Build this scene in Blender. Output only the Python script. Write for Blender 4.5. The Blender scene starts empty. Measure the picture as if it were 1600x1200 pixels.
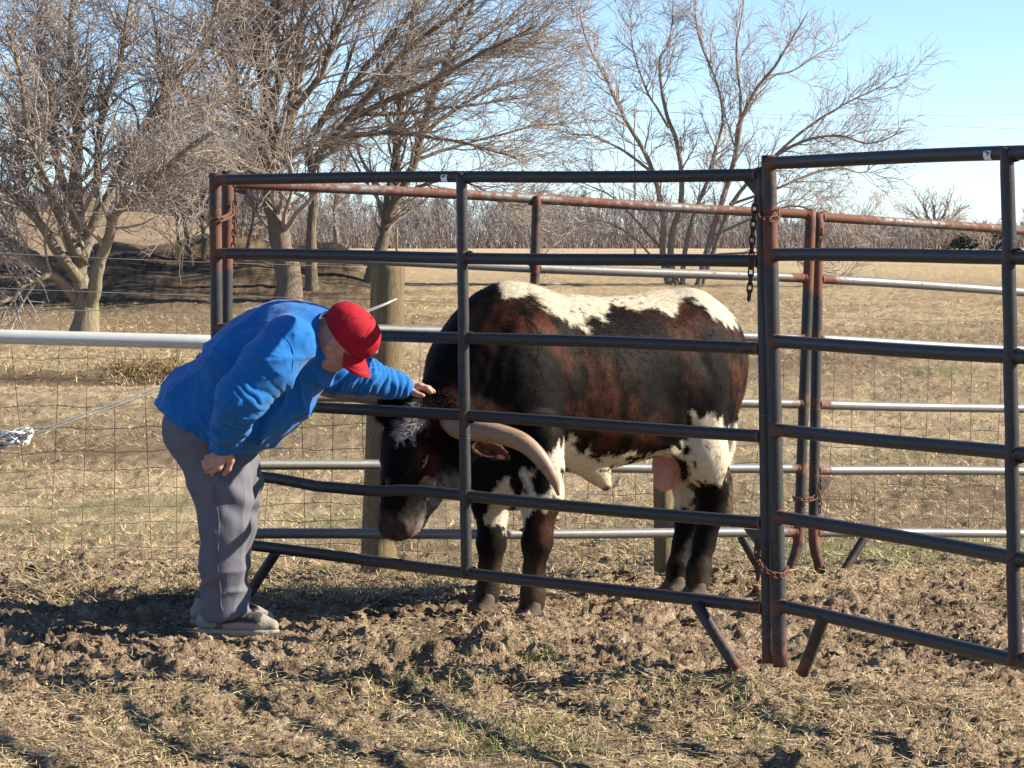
import bpy, math
import numpy as np

# ------------------------------------------------------------------ camera, world, sun, exposure
SC = bpy.context.scene
COL = SC.collection
FPX = 4500.0                      # focal length in pixels of a 1600 px wide frame
CAM_H = 1.54
PITCH = math.atan(210.0 / FPX)
SUN_AZ_FRONT = math.radians(-3)   # sun stands to the right, this much towards the viewer
SUN_EL = math.radians(31)

cam_data = bpy.data.cameras.new("camera")
cam_data.sensor_width = 36.0
cam_data.lens = FPX / 1600.0 * 36.0
cam_data.clip_start = 0.1
cam_data.clip_end = 6000.0
cam = bpy.data.objects.new("camera", cam_data)
COL.objects.link(cam)
cam.location = (0, 0, CAM_H)
cam.rotation_euler = (math.pi / 2 - PITCH, 0, 0)
SC.camera = cam

world = bpy.data.worlds.new("World")
SC.world = world
world.use_nodes = True
_nt = world.node_tree
_bg = _nt.nodes["Background"]
_sky = _nt.nodes.new("ShaderNodeTexSky")
_sky.sky_type = 'NISHITA'
_sky.sun_disc = False
_sky.sun_elevation = SUN_EL
# direction towards the sun (world): right, a little towards the viewer, up
SUN_DIR = np.array([math.cos(SUN_EL) * math.cos(SUN_AZ_FRONT),
                    -math.cos(SUN_EL) * math.sin(SUN_AZ_FRONT), math.sin(SUN_EL)])
_sky.sun_rotation = math.atan2(SUN_DIR[0], SUN_DIR[1])
_sky.altitude = 0
_sky.air_density = 0.6
_sky.dust_density = 0.0
_sky.ozone_density = 3.0
_nt.links.new(_sky.outputs[0], _bg.inputs[0])
_bg.inputs[1].default_value = 0.084

sun_data = bpy.data.lights.new("sun", 'SUN')
sun_data.energy = 5.0
sun_data.angle = math.radians(0.5)
sun_data.color = (1.0, 0.90, 0.73)
sun = bpy.data.objects.new("sun", sun_data)
COL.objects.link(sun)
from mathutils import Vector
sun.rotation_euler = Vector(SUN_DIR).to_track_quat('Z', 'Y').to_euler()
sun.location = (30, -8, 20)

SC.view_settings.view_transform = 'Standard'
SC.view_settings.look = 'None'
SC.view_settings.exposure = 1.32
SC.view_settings.gamma = 1.0
SC.view_settings.use_curve_mapping = False
SC.cycles.max_bounces = 6
SC.cycles.diffuse_bounces = 3
SC.cycles.glossy_bounces = 3
SC.cycles.use_denoising = True

# ------------------------------------------------------------------ measuring helpers
_cp, _sp = math.cos(PITCH), math.sin(PITCH)
FW = np.array([0, _cp, -_sp]); UPV = np.array([0, _sp, _cp]); CAM = np.array([0, 0, CAM_H])

def P(u, v, d):
    """surveyed point: photograph coordinates plus distance -> world metres"""
    return CAM + d * (FW + np.array([(u - 800) / FPX, 0, 0]) - (v - 600) / FPX * UPV)

def unP(p):
    q = np.asarray(p, float) - CAM
    d = q @ FW
    return 800 + FPX * q[..., 0] / d, 600 - FPX * (q @ UPV) / d

def nrm(v):
    v = np.asarray(v, float)
    return v / np.maximum(np.linalg.norm(v, axis=-1, keepdims=True), 1e-9)

def sstep(a, b, x):
    t = np.clip((np.asarray(x, float) - a) / (b - a), 0, 1)
    return t * t * (3 - 2 * t)

# ------------------------------------------------------------------ noise
_rs = np.random.RandomState(7)
_perm = _rs.permutation(256); _perm = np.concatenate([_perm, _perm, _perm])
_g3 = nrm(_rs.normal(size=(256, 3)))

def pn3(x, y, z):
    x, y, z = np.broadcast_arrays(np.asarray(x, float), y, z)
    xi, yi, zi = np.floor(x).astype(int), np.floor(y).astype(int), np.floor(z).astype(int)
    xf, yf, zf = x - xi, y - yi, z - zi
    xi &= 255; yi &= 255; zi &= 255
    fu = xf ** 3 * (xf * (xf * 6 - 15) + 10); fv = yf ** 3 * (yf * (yf * 6 - 15) + 10); fw = zf ** 3 * (zf * (zf * 6 - 15) + 10)
    out = 0
    for a in (0, 1):
        wa = fu if a else 1 - fu
        for b in (0, 1):
            wb = fv if b else 1 - fv
            for c in (0, 1):
                wc = fw if c else 1 - fw
                g = _g3[_perm[_perm[_perm[xi + a] + yi + b] + zi + c]]
                out = out + wa * wb * wc * (g[..., 0] * (xf - a) + g[..., 1] * (yf - b) + g[..., 2] * (zf - c))
    return out * 1.5

def fbm3(x, y, z, o=4, gain=.5):
    s = 0; a = 1.0
    for i in range(o):
        s = s + a * pn3(x + 17.3 * i, y + 5.1 * i, z + 9.7 * i)
        x, y, z = x * 2.03, y * 2.03, z * 2.03
        a *= gain
    return s

def noise2(x, y, o=4, seed=0., gain=.5):
    return fbm3(x, y, np.full(np.shape(x), seed * 3.71 + .5), o, gain)

def hash2(ix, iy, k=0):
    h = (ix.astype(np.int64) * 374761393 + iy.astype(np.int64) * 668265263 + k * 974634763) & 0xffffffff
    h = ((h ^ (h >> 13)) * 1274126177) & 0xffffffff
    h = h ^ (h >> 16)
    return (h & 0xffffff) / float(0x1000000)

def clods2(x, y, cell, k=0, fill=.6):
    """dome-shaped lumps on a jittered grid"""
    gx, gy = x / cell, y / cell
    ix, iy = np.floor(gx), np.floor(gy)
    best = np.zeros(np.shape(x))
    for dx in (-1, 0, 1):
        for dy in (-1, 0, 1):
            cx, cy = ix + dx, iy + dy
            px = cx + .1 + .8 * hash2(cx, cy, k); py = cy + .1 + .8 * hash2(cx, cy, k + 1)
            r = .25 + .45 * hash2(cx, cy, k + 2)
            on = hash2(cx, cy, k + 3) < fill
            d2 = ((gx - px) ** 2 + (gy - py) ** 2) / (r * r)
            sx = hash2(cx, cy, k + 4) - .5; sy = hash2(cx, cy, k + 5) - .5
            prof = np.clip(1.7 * (1 - np.sqrt(d2)), 0, 1) * (1 + 1.1 * (sx * (gx - px) + sy * (gy - py)) / r) * (.5 + hash2(cx, cy, k + 6))
            best = np.maximum(best, np.where(on & (d2 < 1), prof * r * .8, 0))
    return best * cell

# ------------------------------------------------------------------ mesh helpers
def fast_mesh(name, V, F, smooth=True, cols=None):
    V = np.ascontiguousarray(V, dtype=np.float32); F = np.ascontiguousarray(F, dtype=np.int32)
    me = bpy.data.meshes.new(name)
    k = F.shape[1]
    me.vertices.add(len(V)); me.vertices.foreach_set("co", V.ravel())
    me.loops.add(F.size); me.loops.foreach_set("vertex_index", F.ravel())
    me.polygons.add(len(F)); me.polygons.foreach_set("loop_start", np.arange(0, F.size, k, dtype=np.int32))
    me.polygons.foreach_set("use_smooth", np.full(len(F), smooth))
    me.update(calc_edges=True); me.validate()
    if cols is not None:
        set_cols(me, cols)
    return me

def set_cols(me, cols):
    c = np.ones((len(me.vertices), 4), np.float32); c[:, :cols.shape[1]] = cols
    at = me.color_attributes.new("Col", 'FLOAT_COLOR', 'POINT')
    at.data.foreach_set("color", c.ravel())

def link(name, me, mat=None, parent=None):
    o = bpy.data.objects.new(name, me)
    COL.objects.link(o)
    if mat is not None and len(me.materials) == 0:
        me.materials.append(mat)
    if parent is not None:
        o.parent = parent
        if parent.type == 'EMPTY':
            o.matrix_parent_inverse = PINV.get(parent.name) or parent.matrix_world.inverted()
        elif parent.parent is not None:
            o.matrix_parent_inverse = Matrix_identity.copy()
    return o

from mathutils import Matrix
Matrix_identity = Matrix.Identity(4)
PINV = {}

def empty(name, loc, label, cat, group=None):
    o = bpy.data.objects.new(name, None)
    COL.objects.link(o)
    o.empty_display_size = .1
    o.location = loc
    PINV[o.name] = Matrix.Translation(loc).inverted()
    tag(o, label, cat, group)
    return o

def tag(o, label=None, cat=None, group=None, kind=None):
    if label: o["label"] = label
    if cat: o["category"] = cat
    if group: o["group"] = group
    if kind: o["kind"] = kind
    return o

class MB:
    """collects pieces (mixed faces) into one mesh"""
    def __init__(s): s.v = []; s.f = []; s.n = 0; s.c = []
    def add(s, V, F, col=None):
        V = np.asarray(V, float)
        s.v.append(V)
        s.f.extend([tuple(int(i) + s.n for i in f) for f in F])
        s.c.append(np.tile(np.asarray(col if col is not None else (1, 1, 1), float), (len(V), 1)) if np.ndim(col) != 2 else col)
        s.n += len(V)
        return s
    def mesh(s, name, smooth=True, cols=False):
        me = bpy.data.meshes.new(name)
        me.from_pydata(np.concatenate(s.v).tolist(), [], s.f)
        me.polygons.foreach_set("use_smooth", np.full(len(me.polygons), smooth))
        me.update()
        if cols: set_cols(me, np.concatenate(s.c))
        return me
    def obj(s, name, mat, parent=None, smooth=True, cols=False):
        return link(name, s.mesh(name, smooth, cols), mat, parent)

def tube(pts, rad, n=10, cap=True, flat=None):
    """swept tube with a rotation-minimising frame; flat=(axis vector, factor per point) squashes the section"""
    pts = np.asarray(pts, float); K = len(pts)
    rad = np.broadcast_to(np.asarray(rad, float), (K,))
    T = nrm(np.gradient(pts, axis=0))
    ref = np.array([0, 0, 1.]) if abs(T[0][2]) < .9 else np.array([1., 0, 0])
    a = nrm(np.cross(T[0], ref)); V = []
    ang = np.arange(n) * 2 * math.pi / n
    for i in range(K):
        a = nrm(a - T[i] * (a @ T[i])); b = np.cross(T[i], a)
        ring = pts[i] + rad[i] * (np.cos(ang)[:, None] * a + np.sin(ang)[:, None] * b)
        V.append(ring)
    V = np.concatenate(V)
    F = []
    for i in range(K - 1):
        for j in range(n):
            F.append((i * n + j, i * n + (j + 1) % n, (i + 1) * n + (j + 1) % n, (i + 1) * n + j))
    if cap:
        F.append(tuple(reversed(range(n)))); F.append(tuple(range((K - 1) * n, K * n)))
    return V, F

def resample(pts, n):
    """smooth (Catmull-Rom) curve through pts"""
    pts = np.asarray(pts, float); K = len(pts)
    e = np.concatenate([[2 * pts[0] - pts[1]], pts, [2 * pts[-1] - pts[-2]]])
    s = np.linspace(0, K - 1, n); i = np.minimum(s.astype(int), K - 2); t = (s - i)[:, None]
    p0, p1, p2, p3 = e[i], e[i + 1], e[i + 2], e[i + 3]
    return .5 * (2 * p1 + (p2 - p0) * t + (2 * p0 - 5 * p1 + 4 * p2 - p3) * t ** 2 + (3 * p1 - p0 - 3 * p2 + p3) * t ** 3)

# ------------------------------------------------------------------ materials
class NT:
    def __init__(s, name, rough=.8, metal=0., spec=.4):
        s.m = bpy.data.materials.new(name); s.m.use_nodes = True
        s.t = s.m.node_tree; s.b = s.t.nodes["Principled BSDF"]
        s.set("Roughness", rough); s.set("Metallic", metal); s.set("Specular IOR Level", spec)
    def set(s, k, v): s.b.inputs[k].default_value = v
    def n(s, kind, **kw):
        q = s.t.nodes.new(kind)
        for k, v in kw.items():
            if k.startswith("_"): setattr(q, k[1:], v)
            else: q.inputs[k.replace("__", " ")].default_value = v
        return q
    def l(s, a, b): s.t.links.new(a, b)
    def coord(s, scale=(1, 1, 1)):
        c = s.n("ShaderNodeTexCoord"); mp = s.n("ShaderNodeMapping"); mp.inputs["Scale"].default_value = scale
        s.l(c.outputs["Object"], mp.inputs[0]); return mp.outputs[0]
    def noise(s, scale, detail=4, rough=.55, vec=None, dist=0.):
        q = s.n("ShaderNodeTexNoise"); q.inputs["Scale"].default_value = scale
        q.inputs["Detail"].default_value = detail; q.inputs["Roughness"].default_value = rough; q.inputs["Distortion"].default_value = dist
        s.l(vec if vec is not None else s.coord(), q.inputs["Vector"]); return q.outputs["Fac"]
    def ramp(s, fac, stops):
        q = s.n("ShaderNodeValToRGB"); e = q.color_ramp.elements
        while len(e) < len(stops): e.new(.5)
        for i, (p, c) in enumerate(stops):
            e[i].position = p; e[i].color = (*c, 1) if not np.isscalar(c) else (c, c, c, 1)
        s.l(fac, q.inputs[0]); return q.outputs[0]
    def mix(s, fac, a, b, mode='MIX'):
        q = s.n("ShaderNodeMix", _data_type='RGBA', _blend_type=mode)
        for sock, v in ((0, fac), (6, a), (7, b)):
            if hasattr(v, "is_linked"): s.l(v, q.inputs[sock])
            elif sock == 0: q.inputs[0].default_value = v
            else: q.inputs[sock].default_value = (*v, 1)
        return q.outputs[2]
    def math(s, op, a, b=0.):
        q = s.n("ShaderNodeMath", _operation=op)
        for i, v in enumerate((a, b)):
            if hasattr(v, "is_linked"): s.l(v, q.inputs[i])
            else: q.inputs[i].default_value = v
        return q.outputs[0]
    def attr(s): return s.n("ShaderNodeAttribute", _attribute_name="Col").outputs["Color"]
    def base(s, c):
        if hasattr(c, "is_linked"): s.l(c, s.b.inputs["Base Color"])
        else: s.b.inputs["Base Color"].default_value = (*c, 1)
    def bump(s, h, strength=.3, dist=.01):
        q = s.n("ShaderNodeBump"); q.inputs["Strength"].default_value = strength; q.inputs["Distance"].default_value = dist
        s.l(h, q.inputs["Height"]); s.l(q.outputs[0], s.b.inputs["Normal"])

def m_simple(name, c, rough=.8, metal=0., var=.25, scale=8., spec=.4, bump=0., bscale=60.):
    k = NT(name, rough, metal, spec)
    n = k.noise(scale)
    k.base(k.mix(n, tuple(x * (1 - var) for x in c), tuple(min(1, x * (1 + var)) for x in c)))
    if bump: k.bump(k.noise(bscale, 3), bump, .004)
    return k.m

def m_steel(name, lo=(.026, .025, .025), hi=(.080, .077, .074), met=.18):
    """weathered steel tube; the mesh attribute says how much of it has rusted"""
    k = NT(name, .42, 0., .28)
    sc = k.noise(30, 5, .65); fine = k.noise(160, 4, .7)
    steel = k.mix(k.math('MULTIPLY', sc, fine), lo, hi)
    rust = k.mix(fine, (.085, .028, .017), (.20, .088, .058))
    sep = k.n("ShaderNodeSeparateColor"); k.l(k.attr(), sep.inputs[0])
    amt = k.math('ADD', sep.outputs[0], k.math('MULTIPLY', k.math('SUBTRACT', sc, .5), 1.3))
    amt = k.ramp(amt, [(.38, 0.), (.68, 1.)])
    scr = k.ramp(k.noise(22, 3, .6, k.coord((1.5, 1.5, 9)), .4), [(.66, 0.), (.72, .55)])
    steel = k.mix(scr, steel, tuple(min(.5, 2.2 * c + .05) for c in hi))
    k.base(k.mix(amt, steel, rust))
    k.l(k.ramp(amt, [(0, met), (1, .0)]), k.b.inputs["Metallic"])
    k.l(k.ramp(k.math('ADD', k.math('MULTIPLY', amt, .5), k.math('MULTIPLY', fine, .4)), [(.1, .40), (.8, .85)]), k.b.inputs["Roughness"])
    k.bump(fine, .15, .002)
    return k.m
# ------------------------------------------------------------------ terrain
_pd = np.array([-60, 0, 9, 12.3, 14.1, 16, 20, 28, 45, 70, 110, 150, 172, 200, 400, 700, 1500, 4000.])
_pz = np.array([0, 0, 0, 0, -.06, -.20, -.33, -.32, .05, .70, 1.0, 1.15, 1.08, 1.08, 1.7, 1.9, 1.9, 1.9])
_fd = np.concatenate([np.arange(-60, 80, .25), np.arange(80, 4000, 4.)])
_fz = np.interp(_fd, _pd, _pz)
_fz[:560] = np.convolve(np.pad(_fz[:560], 4, mode='edge'), np.ones(9) / 9, 'valid')

def gz(x, y):
    """ground height in metres (without the small lumps)"""
    x = np.asarray(x, float); y = np.asarray(y, float)
    z = np.interp(y, _fd, _fz)
    yy = np.maximum(y, 5.)
    u = 800 + FPX * x / yy
    wl = 1 - sstep(430, 640, u)
    z = z - .27 * wl * sstep(32, 42, y) * (1 - sstep(58, 66, y))
    # little bank of a ditch with an overhanging edge
    wb = 1 - sstep(240, 330, u + 25 * np.sin(x * 1.7))
    e = y - (41.3 + .5 * np.sin(x * .9) + .25 * np.sin(x * 2.3))
    z = z + wb * (-.16 * np.exp(-((e + .9) / 1.3) ** 2) + .14 * sstep(-.1, .35, e) * (1 - sstep(1.5, 7, e)))
    # old spoil heap under the trees
    wm = 1 - sstep(520, 640, u)
    lump = 1 + .22 * np.sin(x * .8 + 1.) + .14 * np.sin(x * 2.1 + y * .5) + .1 * np.sin(x * 1.3 - y * 1.4)
    z = z + wm * .95 * np.exp(-((y - 70.5) / 5.2) ** 2) * lump
    # rising ground far off on the left
    z = z + (1 - sstep(200, 520, u)) * 5.2 * sstep(170, 420, y)
    return z

def G(u, d):
    x = (u - 800) / FPX * d
    y = d * _cp
    return np.array([x, y, float(gz(x, y))])

def lumps(x, y):
    """churned mud: depth of clods and hoof prints, metres"""
    z = gz(x, y)
    w = sstep(7.0, 8.0, y) * (1 - sstep(15.5, 19.5, y))
    patch = noise2(x * .55, y * .55, 3, 1)
    mud = np.clip(.80 + .75 * patch + .35 * np.exp(-((y - 12.0) / 2.2) ** 2) - .25 * sstep(10.2, 9.0, y), .12, 1.25)
    wx = x + .06 * noise2(x * 5, y * 5, 2, 2) + .026 * noise2(x * 19, y * 19, 2, 12); wy = y + .06 * noise2(x * 5, y * 5, 2, 3) + .026 * noise2(x * 19, y * 19, 2, 13)
    h = .34 * clods2(wx, wy, .15, 11, .5) + .62 * clods2(wx * 1.02, wy, .075, 31, .55) + .8 * clods2(wx, wy * 1.03, .036, 51, .55)
    h = h * .60 * (.55 + .9 * sstep(-.25, .35, noise2(x * 1.6, y * 1.6, 2, 16)))+ .20 * clods2(wx, wy, .24, 91, .2)
    holes = clods2(wx, wy, .30, 71, .45)
    h = h - .34 * holes * (.7 + noise2(x * 9, y * 9, 2, 5))
    rg = 1 - np.abs(noise2(x * 8, y * 8, 3, 14, .55)); rg2 = 1 - np.abs(noise2(x * 27, y * 27, 3, 15, .6))
    h = h + .036 * noise2(x * 2.2, y * 2.2, 3, 6) + .028 * (rg - .7) + .027 * (rg2 - .7) + .016 * noise2(x * 50, y * 50, 2, 7, .6)
    h = h * mud * w - .018 * w
    # beyond: tussocky pasture
    g = sstep(13, 17, y) * (1 - sstep(60, 140, y))
    h = h + g * (.040 * noise2(x * 1.3, y * .9, 4, 8) + .020 * noise2(x * 6, y * 4, 3, 9) + .012 * noise2(x * 15, y * 10, 2, 17))
    # firm spots under feet, hooves and posts
    for fx, fy, fr in FIRM:
        q = np.exp(-((x - fx) ** 2 + (y - fy) ** 2) / (fr * fr))
        h = h * (1 - .9 * q)
    return h, mud * w

FIRM = []
def build_ground():
    ys = [-60, -40, -25, -12, -4, 1, 4, 6, 7]
    d = 7.8
    while d < 17.0:
        ys.append(d); d += (.0128 if d < 13.2 else .0128 + (d - 13.2) * .012)
    while d < 4000:
        ys.append(d); d *= 1.0085 if d < 80 else 1.03
    ys.append(4000)
    ys = np.array(ys)
    inner = np.linspace(-1, 1, 490)
    outer = 1 + np.cumsum(np.linspace(.01, 1., 12) ** 2 * .5)
    s = np.concatenate([-outer[::-1], inner, outer])
    half = 1.15 + .195 * np.maximum(ys, 7.)
    X = half[:, None] * s[None, :]
    over = np.maximum(np.abs(s) - 1, 0)
    X = X + np.sign(s)[None, :] * over[None, :] * 60
    Y = np.repeat(ys[:, None], len(s), 1)
    x, y = X.ravel(), Y.ravel()
    z = gz(x, y)
    m = (y > 6.5) & (y < 140) & (np.abs(x) < 40)
    h = np.zeros_like(z); mud = np.zeros_like(z)
    h[m], mud[m] = lumps(x[m], y[m])
    z = z + h
    # colours ---------------------------------------------------------
    n1 = noise2(x * .9, y * .9, 4, 21); n2 = noise2(x * 7, y * 7, 3, 22); n3 = noise2(x * .16, y * .10, 4, 23)
    n4 = noise2(x * 34, y * 30, 2, 24)
    def C(*c): return np.array(c)[None, :]
    def mixc(a, b, t): t = np.clip(t, 0, 1)[:, None]; return a * (1 - t) + b * t
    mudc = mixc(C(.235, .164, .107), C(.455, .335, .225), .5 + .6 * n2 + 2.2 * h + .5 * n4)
    mudc = mixc(mudc, C(.52, .41, .285), (n4 + .5 * n2 - .25) * 2.2)
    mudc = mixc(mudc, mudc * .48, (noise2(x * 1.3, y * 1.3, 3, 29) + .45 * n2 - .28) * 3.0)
    dry = mixc(C(.25, .185, .115), C(.53, .415, .26), .5 + .6 * n1 + .7 * n2 + .5 * n4)
    dry = mixc(dry, C(.19, .185, .075), (noise2(x * .45, y * .45, 3, 26) + .35 * n2 - .15) * .9 * sstep(120, 40, y))
    dry = mixc(dry, C(.19, .135, .08), (n3 + .8 * n2 + .3 * n1 + .3 * n4 - .10) * 2.2)
    far = mixc(C(.44, .33, .19), C(.55, .425, .26), .5 + .8 * n3)
    u = 800 + FPX * x / np.maximum(y, 5)
    tg = sstep(13.6, 16.5, y + .8 * n1 + 1.2 * n3)
    tg = np.maximum(tg, .55 * np.clip(.35 - mud, 0, 1) / .35)
    tg = np.maximum(tg, np.clip((noise2(x * .8, y * .8, 3, 27) - .05) * 2.2, 0, .6) * sstep(11.2, 9.4, y))
    gp = np.exp(-((u - 1430) / 230) ** 2 - ((y - 16.6) / 1.5) ** 2) + .7 * np.exp(-((u - 560) / 120) ** 2 - ((y - 19.5) / 1.6) ** 2)
    dry = mixc(dry, C(.20, .215, .085), gp * (.75 + .9 * n2 + .5 * n1))
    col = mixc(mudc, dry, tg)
    col = mixc(col, far, sstep(40, 110, y))
    stub = mixc(C(.44, .33, .21), C(.54, .42, .28), .5 + .6 * noise2(x * .03, y * .35, 3, 28))
    col = mixc(col, stub, sstep(174, 180, y))
    # dark soil of the spoil heap, with the trees' shade put into its colour
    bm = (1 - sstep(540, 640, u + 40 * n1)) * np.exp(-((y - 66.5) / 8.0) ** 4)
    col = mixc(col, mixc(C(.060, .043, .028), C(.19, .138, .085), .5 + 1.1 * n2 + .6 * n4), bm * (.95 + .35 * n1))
    hillm = (1 - sstep(250, 560, u)) * sstep(120, 200, y)
    col = mixc(col, mixc(C(.20, .145, .09), C(.31, .23, .145), .5 + n3), hillm * .9)
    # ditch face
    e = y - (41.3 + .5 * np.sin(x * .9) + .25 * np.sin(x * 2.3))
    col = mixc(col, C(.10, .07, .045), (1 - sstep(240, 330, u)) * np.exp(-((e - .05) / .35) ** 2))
    nr, nc = X.shape
    idx = np.arange(nr * nc).reshape(nr, nc)
    F = np.stack([idx[:-1, :-1], idx[:-1, 1:], idx[1:, 1:], idx[1:, :-1]], -1).reshape(-1, 4)
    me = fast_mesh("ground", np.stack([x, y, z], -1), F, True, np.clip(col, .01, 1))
    k = NT("ground_soil", .95, 0, .15)
    f = k.noise(55, 5, .7); f2 = k.noise(260, 3, .7)
    vo = k.n("ShaderNodeTexVoronoi"); vo.inputs["Scale"].default_value = 42; k.l(k.coord(), vo.inputs["Vector"])
    vo2 = k.n("ShaderNodeTexVoronoi"); vo2.inputs["Scale"].default_value = 105; k.l(k.coord(), vo2.inputs["Vector"])
    crumb = k.math('ADD', k.math('MULTIPLY', vo.outputs["Distance"], -.9), k.math('MULTIPLY', vo2.outputs["Distance"], -.5))
    c = k.mix(f, (.55, .54, .53), (1.42, 1.43, 1.44))
    k.base(k.mix(1.0, k.attr(), c, 'MULTIPLY'))
    k.bump(k.math('ADD', crumb, k.math('ADD', f, k.math('MULTIPLY', f2, .5))), 1.0, .024)
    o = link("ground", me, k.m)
    tag(o, kind="structure")
    # the public road across the fields
    xs = np.linspace(-260, 320, 120); rows = []
    for yy in (168.5, 174.0):
        zz = gz(xs, np.full_like(xs, yy)) + .06
        rows.append(np.stack([xs, np.full_like(xs, yy), zz], -1))
    V = np.concatenate(rows); n = len(xs)
    rd = fast_mesh("road", V, np.array([(i, i + 1, n + i + 1, n + i) for i in range(n - 1)]))
    tag(link("road", rd, m_simple("asphalt", (.17, .165, .16), .9, var=.15, scale=.6)), kind="structure")
    return o

# hoof, foot and post places are firm
for (u_, d_, r_) in ((375, 11.62, .20), (372, 11.9, .2), (760, 12.32, .12), (830, 12.08, .12), (1060, 13.18, .12), (1092, 12.95, .12)):
    q_ = G(u_, d_); FIRM.append((q_[0], q_[1], r_))
build_ground()

# ------------------------------------------------------------------ loose cover: clods, straw, grass (nobody could count it)
def rnd(seed): return np.random.RandomState(seed)

def surf_z(x, y): return gz(x, y) + lumps(x, y)[0]

def blades(name, x, y, L, W, lean, cols, mat, label, cat, seed, flat=0., curl=.5, simple=False):
    """one narrow bent leaf per position: 2 quads"""
    r = rnd(seed); n = len(x)
    z = surf_z(x, y)
    az = r.uniform(0, 2 * math.pi, n)
    d = np.stack([np.cos(az), np.sin(az), np.zeros(n)], -1)
    side = np.stack([-np.sin(az), np.cos(az), np.zeros(n)], -1)
    # turn each blade's flat side partly to random directions
    tw = r.uniform(-1, 1, n)[:, None]
    up = np.array([0, 0, 1.])
    wv = nrm(side * (1 - .4 * np.abs(tw)) + d * .6 * tw + up * r.uniform(-.3, .3, n)[:, None])
    base = np.stack([x, y, z - .004], -1) + up * (flat * r.uniform(0, .03, n)[:, None])
    le = lean[:, None]; Lc = L[:, None]
    m = base + Lc * .5 * (d * np.sin(le) + up * np.cos(le))
    le2 = np.minimum(le + curl * r.uniform(.2, 1, n)[:, None], 1.75)
    t = m + Lc * .5 * (d * np.sin(le2) + up * np.cos(le2))
    w = wv * W[:, None] * .5
    if simple:
        V = np.stack([base - w, base + w, t], 1).reshape(-1, 3)
        F = np.arange(n * 3).reshape(-1, 3)
        o = link(name, fast_mesh(name, V, F, True, np.repeat(cols, 3, 0)), mat); tag(o, label, cat, kind="stuff")
        return o
    V = np.stack([base - w, base + w, m + w * .85, m - w * .85, t + w * .2, t - w * .2], 1).reshape(-1, 3)
    i = np.arange(n)[:, None] * 6
    F = np.concatenate([i + np.array([0, 1, 2, 3]), i + np.array([3, 2, 4, 5])], 0)
    me = fast_mesh(name, V, F, True, np.repeat(cols, 6, 0))
    o = link(name, me, mat); tag(o, label, cat, kind="stuff")
    return o

def m_blade(name):
    k = NT(name, .75, 0, .25); k.base(k.attr())
    return k.m
M_BLADE = m_blade("dry_blade")

def scatter(n, y0, y1, seed, margin=1.0, power=1.0):
    r = rnd(seed)
    y = y0 + (y1 - y0) * r.uniform(0, 1, n) ** power
    x = (r.uniform(-1, 1, n)) * (margin + .182 * y)
    return x, y, r

def straw_cols(r, n, green=0.):
    t = r.uniform(0, 1, n)[:, None]
    c = np.array([.33, .235, .125]) * (1 - t) + np.array([.66, .53, .31]) * t
    g = (r.uniform(0, 1, n) < green)[:, None]
    gc = np.array([.10, .15, .035]) * (.7 + .9 * t)
    return np.where(g, gc, c)

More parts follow.
